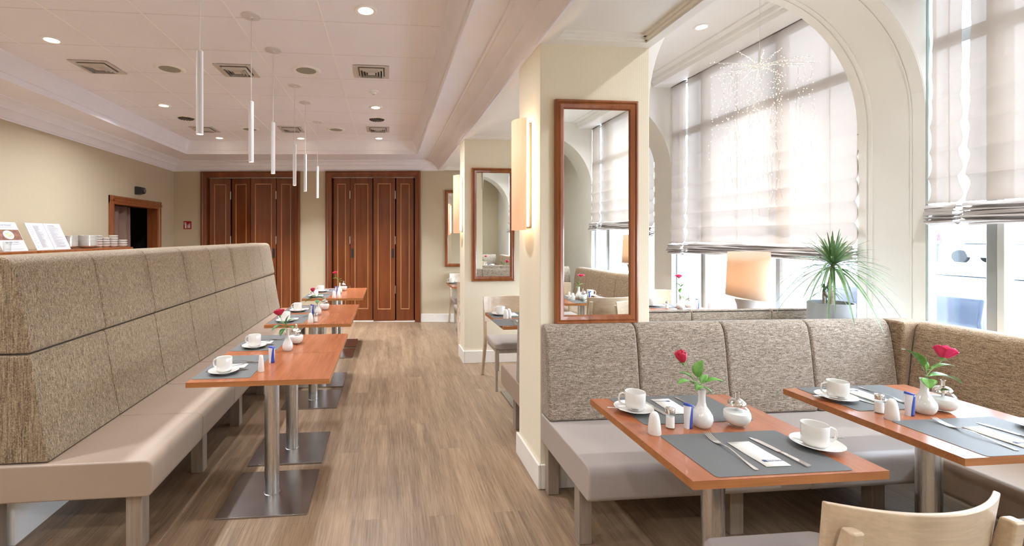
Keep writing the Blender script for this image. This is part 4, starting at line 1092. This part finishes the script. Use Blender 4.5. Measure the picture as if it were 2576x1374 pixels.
for k in range(20):
    t = .03+k*.0118; rows.append((.02, .02+rnd.uniform(.02,.05), t, .002)) if k % 2 == 0 else None
    rows.append((.085, .085+rnd.uniform(.05,.10), t, .0022)); rows.append((.085, .085+rnd.uniform(.03,.09), t+.006, .0018))
for k in range(17):
    t = .03+k*.0135; rows.append((.255, .26, t, .003)); rows.append((.275, .275+rnd.uniform(.08,.16), t, .0022)); rows.append((.275, .275+rnd.uniform(.05,.15), t-.0045, .0015))
rows.append((.28, .38, .262, .005))
lines(pt, rows).build('fine_print', M['inkg'], o, smooth=False)
tg = thing('drinking_glass', 'small clear glass in front of the egg menu on the sideboard', 'glass', (-3.34, 4.37, KT+.001))
MB().lathe([(0,.004),(.022,.002),(.024,0),(.026,.004),(.030,.09),(.0285,.09),(.0245,.006),(0,.006)], n=20).build('tumbler', M['glass'], tg)
def mk_dish():
    b = MB().lathe([(0,.003),(.045,.0),(.05,.001),(.085,.018),(.103,.030),(.102,.0315),(.083,.0215),(.048,.005),(0,.0055)], n=32)
    return tag(b.build('soup_plate', M['porc']), '', 'plate')
def mk_bowl():
    b = MB().lathe([(0,.002),(.028,.0),(.032,.003),(.047,.014),(.052,.026),(.053,.0335),(.0515,.034),(.049,.026),(.044,.016),(.028,.006),(0,.005)], n=28)
    return tag(b.build('bowl', M['porc']), '', 'bowl')
ORD = ['', 'second', 'third', 'fourth', 'fifth', 'sixth', 'seventh', 'eighth', 'ninth', 'tenth', 'eleventh', 'twelfth', 'thirteenth']
def rank(k, n): return 'topmost' if k == n-1 else 'lowest' if k == 0 else ORD[n-1-k]+' from the top'
dish, bowl = Kind(mk_dish), Kind(mk_bowl)
for (x, y, t_, n) in ((-3.56, 5.46, 'behind the menu', 14), (-3.50, 5.70, 'next to the bowls', 14)):
    for k in range(n):
        dish((x, y, KT+.001+k*.0088), 0, 'white deep plate, '+rank(k, n)+' in the nested stack '+t_, 'nested deep plates on the sideboard, '+t_)
for j, (x, y, n, t_) in enumerate(((-3.57,5.87,5,'leftmost bowl stack'),(-3.54,5.975,5,'second bowl stack'),(-3.515,6.082,4,'third bowl stack'),(-3.475,6.178,5,'fourth bowl stack'),(-3.40,6.25,3,'low right end bowl stack'))):
    for k in range(n):
        bowl((x, y, KT+.001+k*.0295), 0, 'small white bowl, '+rank(k, n)+' in the '+t_, 'white bowls in the '+t_)
for j, (x, y) in enumerate(((-3.66,5.90),(-3.66,6.05))):
    for k in range(5): bowl((x, y, KT+.001+k*.0295), 0, 'small white bowl, '+rank(k, 5)+' of the '+('left' if j == 0 else 'right')+' back row stack', 'white bowls in the back row')

# ------------------------------------------------------------------ roman blinds
def blind(y0, y1, zb, label, wig0=0, wig1=0, seed=1, ztop=3.345, x=3.50):
    o = thing('roman_blind', label, 'blind', (x, 0, 0), 0, 'cream roman blinds')
    rnd = random.Random(seed); zf = zb+.135
    ph = [rnd.uniform(0, 6) for _ in range(8)]
    def edge(z, amp):
        k = max(0, 1-(z-zf)/1.0); return amp*k*math.sin((z-zf)*2*PI/.17)*(.3+.7*k)
    def f(u, v):
        z = ztop+(zf-ztop)*v
        y = (y0+edge(z, wig0))*(1-u)+(y1+edge(z, wig1))*u
        k = max(0, 1-(z-zf)/1.35)
        rid = abs(math.sin((z-zf)*PI/.165))**.6
        dx = -.040*k*(1-rid)*(.35+.65*k)
        dx += .006*math.sin(y*3.1+ph[0]+z*1.3)+.004*math.sin(y*9+ph[1]-z*2.5)*(.4+k)+.003*math.sin(y*23+z*11+ph[2])*k+.0025*math.sin(y*17-z*17+ph[3])
        return (dx, y, z)
    ny = max(8, int(abs(y1-y0)*45))
    MB().grid(f, ny, 150).build('fabric', M['blind'], o, ang=60, flip=False)
    path = []; nf = 5
    for k in range(nf):
        zt = zf-k*.024; path += [(0-.006*k*.4, zt), (-.050-.004*k, zt-.016), (-.056-.004*k, zt-.026), (-.035, zt-.028), (.012, zt-.020)]
    path += [(-.02, zb+.005), (-.01, zb)]
    n = len(path)-1
    def g(u, v):
        i = min(n, int(v*n+.5)); a, z = path[i]; y = (y0+edge(zf, wig0))*(1-u)+(y1+edge(zf, wig1))*u
        wv = math.sin(y*5+ph[4]+i*.9)*.5+math.sin(y*11+ph[5]+i*1.7)*.3
        e = min(u, 1-u)*abs(y1-y0)
        return (a*(1+.25*wv), y, z+.007*wv+.010*math.exp(-e/.05)*math.sin(i*2.4))
    MB().grid(g, ny, n).build('stacked_folds', M['blindgrey'], o, ang=50, flip=False)
    MB().box(-.01, .03, min(y0,y1), max(y0,y1), ztop, ztop+.02).build('head_rail', M['white'], o, smooth=False)
    b = MB(); L_ = abs(y1-y0); m = max(1, int(L_/.42)); lo = min(y0, y1)
    for k in range(m):
        y = lo+(k+.5)*L_/m; b.tube([(.020, y, ztop), (.020, y+.003, (ztop+zf)/2), (.020, y, zf)], .0035, 5)
    b.build('cords', M['blindgrey'], o)
    return o
blind(5.42-.07, 5.085, 1.285, 'narrow cream roman blind at the far end of the far window', 0, -.012, 1)
blind(5.045, 3.088, 1.30, 'wide cream roman blind seen through the arch behind the twig light', .015, 0, 2)
blind(2.632, 2.475, 1.575, 'narrow cream roman blind beside the near arch pier', 0, -.012, 3)
blind(2.435, .48, 1.575, 'wide cream roman blind at the right edge of the photo', .012, 0, 4)
blind(-.06, -1.95, 1.60, 'wide cream roman blind seen in the near pillar mirror', 0, .012, 5)
blind(-1.99, -2.29, 1.60, 'narrow cream roman blind seen in the near pillar mirror', -.012, 0, 6)
blind(7.88, 5.72, 1.5, 'cream roman blind in the farthest bay behind the pillar', 0, 0, 8)

# ------------------------------------------------------------------ window ledge, lamp, plants, twig light
S(MB().box(3.02, 3.50, 3.12, 4.05, 0, .80).build('trim_10', M['white'], bevel=.006))
def mk_lamp():
    o = thing('table_lamp', '', 'table lamp')
    MB().lathe([(0,0),(.085,0),(.09,.006),(.085,.05),(.09,.10),(.105,.15),(.11,.158),(0,.158)], n=32).build('base', M['greyboard'], o)
    MB().tube([(0,0,.15),(0,0,.30)], .008, 8).build('stem', M['steel'], o)
    # shade: wide cylinder whose lower rim is cut on a slant
    def sh(u, v):
        a = 2*PI*u; r = .172-.018*v; zb = .165+.045*(-.5)*math.cos(a+.5)
        return (r*math.cos(a), r*math.sin(a), zb*(1-v)+.565*v)
    MB().grid(sh, 40, 4).build('shade', M['lampshade'], o, solid=.002)
    MB().ball((0,0,.31), .028).build('bulb', M['glowp'], o)
    return o
lamp = Kind(mk_lamp)
PL = bpy.data.lights.new('lamp_bulb_light', 'POINT'); PL.energy = 6; PL.color = (1, .68, .42); PL.shadow_soft_size = .04
for (x, y, z, t_) in ((3.13, 3.70, .801, 'seen through the arch in front of the far window'),(3.38, -.70, .96, 'seen in the near pillar mirror by the rear window')):
    lamp((x, y, z), 0, 'table lamp with slant-cut cream shade '+t_, 'window table lamps')
    q = bpy.data.objects.new('lamp_bulb_light', PL); C.objects.link(q); q.location = (x, y, z+.355)
S(MB().box(3.34, 3.555, -2.3, -.05, 0, .955).build('trim_11', M['white'], bevel=.006))
S(MB().box(3.34, 3.52, .46, 2.63, 0, .42).build('trim_12', M['white'], bevel=.006))

pp = thing('potted_dracaena', 'spiky dracaena in a grey round pot beside the arch pier', 'potted plant', (3.045, 2.88, .861))
MB().lathe([(0,0),(.115,0),(.125,.01),(.128,.05),(.131,.183),(.128,.186),(.123,.183),(.120,.15),(0,.15)], n=40).build('pot', M['pot'], pp)
MB().lathe([(0,.156),(.05,.158),(.118,.152)], n=24).build('soil', M['soil'], [c for c in pp.children if c.name.startswith('pot')][0])
tr = [(0,0,.15),(.004,0,.22),(-.004,.005,.30),(.012,0,.38),(.018,0,.46)]
b = MB(); b.tube(tr, [.019,.015,.013,.014,.011], 10); b.tube([(-.035,.01,.15),(-.04,.01,.22),(-.03,.02,.27)], [.010,.008,.007], 8)
b.tube([(0,.0,.20),(-.03,.0,.235),(-.045,.0,.26)], [.008,.007,.006], 8); b.build('trunk', M['trunk'], pp)
rnd = random.Random(11)
def blade(b, base, az, up, ln, w_, droop):
    n = 10; pts = []
    for i in range(n+1):
        t = i/n; r = ln*math.cos(up)*t*(1-.12*t*droop); z = ln*math.sin(up)*t-droop*ln*t*t*.85
        pts.append((Vector(base)+Vector((r*math.cos(az), r*math.sin(az), z)), w_*(min(1, .35+t*3))*(1-t)**.65))
    s = Vector((-math.sin(az), math.cos(az), 0)); V = []
    for p, q in pts: V.append((b.b.verts.new(p-s*q+Vector((0,0,q*.35))), b.b.verts.new(p), b.b.verts.new(p+s*q+Vector((0,0,q*.35)))))
    for A, B in zip(V, V[1:]):
        b.b.faces.new((A[0], A[1], B[1], B[0])); b.b.faces.new((A[1], A[2], B[2], B[1]))
b = MB()
for k in range(105):
    t = k/105.; az = k*2.39996+rnd.uniform(-.2,.2); up = R(80-100*t+rnd.uniform(-9,9)); ln = .23+.20*t+rnd.uniform(-.05,.06)
    blade(b, (.018+.008*math.cos(az), .008*math.sin(az), .47-.05*t), az, up, ln, .0110, .22+.58*t)
for k in range(26):
    az = k*2.39996; up = R(rnd.uniform(0,65)); blade(b, (-.035+.005*math.cos(az), .01, .265+rnd.uniform(-.02,.02)), az, up, rnd.uniform(.13,.21), .006, rnd.uniform(.4,1.0))
b.build('foliage', M['plant'], pp, ang=60, flip=False)

tw = thing('twig_light', 'hanging white twig star with strands of fairy lights in the far bay', 'hanging light', (2.955, 3.38, 2.86))
MB().tube([(0,0,.15),(0,0,AZ-2.86)], .0015, 5).build('cord', M['white'], tw)
MB().lathe([(.012,0),(.010,.05),(.009,.12),(.004,.15),(0,.152)], n=12).build('holder', M['white'], tw)
rnd = random.Random(5); tb = MB(); wb = MB(); fb = MB(); tipz = []
def bulb(p, r=.0032):
    res = bmesh.ops.create_icosphere(fb.b, subdivisions=1, radius=r)
    for v in res['verts']: v.co += Vector(p)
for k in range(14):
    a = 2*PI*k/14+rnd.uniform(-.15,.15); ln = rnd.uniform(.28,.44); dz = rnd.uniform(-.05,.05)
    tip = Vector((ln*math.cos(a), ln*math.sin(a)*.8, dz)); tb.tube([(0,0,0), tip*.5+Vector((0,0,.01)), tip], [.003,.002,.001], 5)
    for j in range(1, 12): bulb(tip*(j/11.)+Vector((rnd.uniform(-.006,.006), 0, rnd.uniform(-.006,.010))), .0022)
    for s_ in range(3):
        f_ = rnd.uniform(.25,1); x, y, z = tip*f_; bot = -rnd.uniform(.6,1.45)*(1.1-.45*f_); pts = []
        n = 14
        for j in range(n+1):
            t = j/n; x += rnd.uniform(-.018,.018)-x*.006; y += rnd.uniform(-.012,.012)-y*.006; pts.append((x, y, z+(bot-z)*t))
            if j and j < n+1: bulb((x+rnd.uniform(-.01,.01), y, pts[-1][2]+rnd.uniform(-.02,.02)), .0024)
        wb.tube(pts, .0006, 4)
tb.build('twig_arms', M['white'], tw); wb.build('wire_strands', M['steel'], tw); q = fb.build('fairy_bulbs', M['fairy'], tw); q['kind'] = 'stuff'

# ------------------------------------------------------------------ street outside
S(MB().box(3.9, 60, -40, 70, .10, .20).build('floor_street', M['road'], smooth=False))
def mk_car(mat, name, roof=True):
    def f():
        o = thing(name, '', 'car')
        L_, W_ = 4.3, 1.78
        side = [(-2.15,.30),(-2.12,.62),(-2.0,.80),(-1.25,.92),(-.75,1.32),(-.2,1.45),(.7,1.44),(1.35,1.20),(1.75,.98),(2.08,.92),(2.15,.6),(2.12,.28)]
        if not roof: side = [(-2.15,.30),(-2.12,.62),(-2.0,.80),(-1.25,.90),(-.60,.93),(-.55,.70),(.45,.70),(.55,.95),(1.2,.95),(1.75,.93),(2.08,.86),(2.15,.6),(2.12,.28)]
        b = MB(); b.prism(side, 'x', -W_/2, W_/2)
        for v in b.b.verts:
            if v.co.z > .96: v.co.x *= .80
            elif v.co.z > .7: v.co.x *= .97
        b.build('body', M[mat], o, bevel=.05, seg=3)
        g = MB()
        if not roof: g.face([(-.78, .58, .95), (.78, .58, .95), (.66, .35, 1.12), (-.66, .35, 1.12)])
        for s in ((-1, 1) if roof else ()):
            g.face([(s*.895, -1.12, .95), (s*.895, 1.42, .97), (s*.735, 1.12, 1.27), (s*.725, .65, 1.37), (s*.725, -.2, 1.38), (s*.735, -.66, 1.30)])
        g.build('side_windows' if roof else 'windscreen', M['carglass'], o, solid=.02, smooth=False)
        for s in (-1, 1):
            for y in (-1.32, 1.32):
                MB().lathe([(0,0),(.30,0),(.32,.02),(.32,.18),(.30,.20),(0,.20)], n=24, mat=Matrix.Translation((s*.80-.1, y, .32)) @ Matrix.Rotation(R(90), 4, 'Y')).build('wheel', M['tyre'], o)
        return o
    return f
cw = Kind(mk_car('carw', 'car')); cw((28.6, 18.4, .2), R(0), 'white car parked across the street seen through the near window')
cd = Kind(mk_car('cardark', 'car', False)); cd((8.15, 4.97, .02), R(90), 'low dark blue open car close outside the near window')
crr = Kind(mk_car('carred', 'car')); crr((14, -11.5, .2), R(10), 'red car in the street seen only in the near pillar mirror')
ped = thing('person', 'person in a pink jacket and blue jeans walking across the street', 'person', (25.3, 18.95, .2), R(120))
def skin_chain(name, verts, edges, radii, mat, parent):
    me = bpy.data.meshes.new(name); me.from_pydata(verts, edges, []); me.materials.append(mat)
    o = bpy.data.objects.new(name, me); C.objects.link(o); o.parent = parent
    md = o.modifiers.new('skin', 'SKIN'); md.use_smooth_shade = True
    sv = me.skin_vertices[0].data
    for i, r in enumerate(radii): sv[i].radius = (r, r*.85)
    sv[0].use_root = True
    sd_ = o.modifiers.new('sub', 'SUBSURF'); sd_.levels = 1; sd_.render_levels = 1
    return o
V = [(0,0,.98),(0,0,1.15),(0,0,1.38),(0,.0,1.50),(0,.01,1.58),(0,.02,1.70),
     (-.17,0,1.42),(-.22,.04,1.15),(-.20,.16,.93),(.17,0,1.42),(.22,-.05,1.15),(.21,.03,.92),
     (-.09,0,.92),(-.10,.12,.50),(-.10,.06,.09),(-.10,.20,.04),(.09,0,.92),(.10,-.08,.50),(.10,-.28,.12),(.10,-.18,.04)]
E_ = [(0,1),(1,2),(2,3),(3,4),(4,5),(2,6),(6,7),(7,8),(2,9),(9,10),(10,11),(0,12),(12,13),(13,14),(14,15),(0,16),(16,17),(17,18),(18,19)]
skin_chain('body', V, E_, [.14,.125,.15,.06,.055,.10,.06,.045,.03,.06,.045,.03,.09,.06,.042,.04,.09,.06,.042,.04], M['skin'], ped)
skin_chain('jacket', [(0,0,1.0),(0,0,1.18),(0,0,1.40),(-.18,0,1.42),(-.225,.04,1.15),(-.205,.14,.97),(.18,0,1.42),(.225,-.05,1.15),(.215,.02,.96)], [(0,1),(1,2),(2,3),(3,4),(4,5),(2,6),(6,7),(7,8)], [.175,.16,.175,.085,.065,.05,.085,.065,.05], M['pink'], ped)
skin_chain('jeans', [(0,0,1.0),(-.09,0,.92),(-.10,.12,.50),(-.10,.07,.10),(.09,0,.92),(.10,-.08,.50),(.10,-.27,.14)], [(0,1),(1,2),(2,3),(0,4),(4,5),(5,6)], [.16,.115,.08,.065,.115,.08,.065], M['jeans'], ped)
MB().ball((0,.0,1.735), .115, 1, 1.05, 1).build('hair', M['hair'], ped)
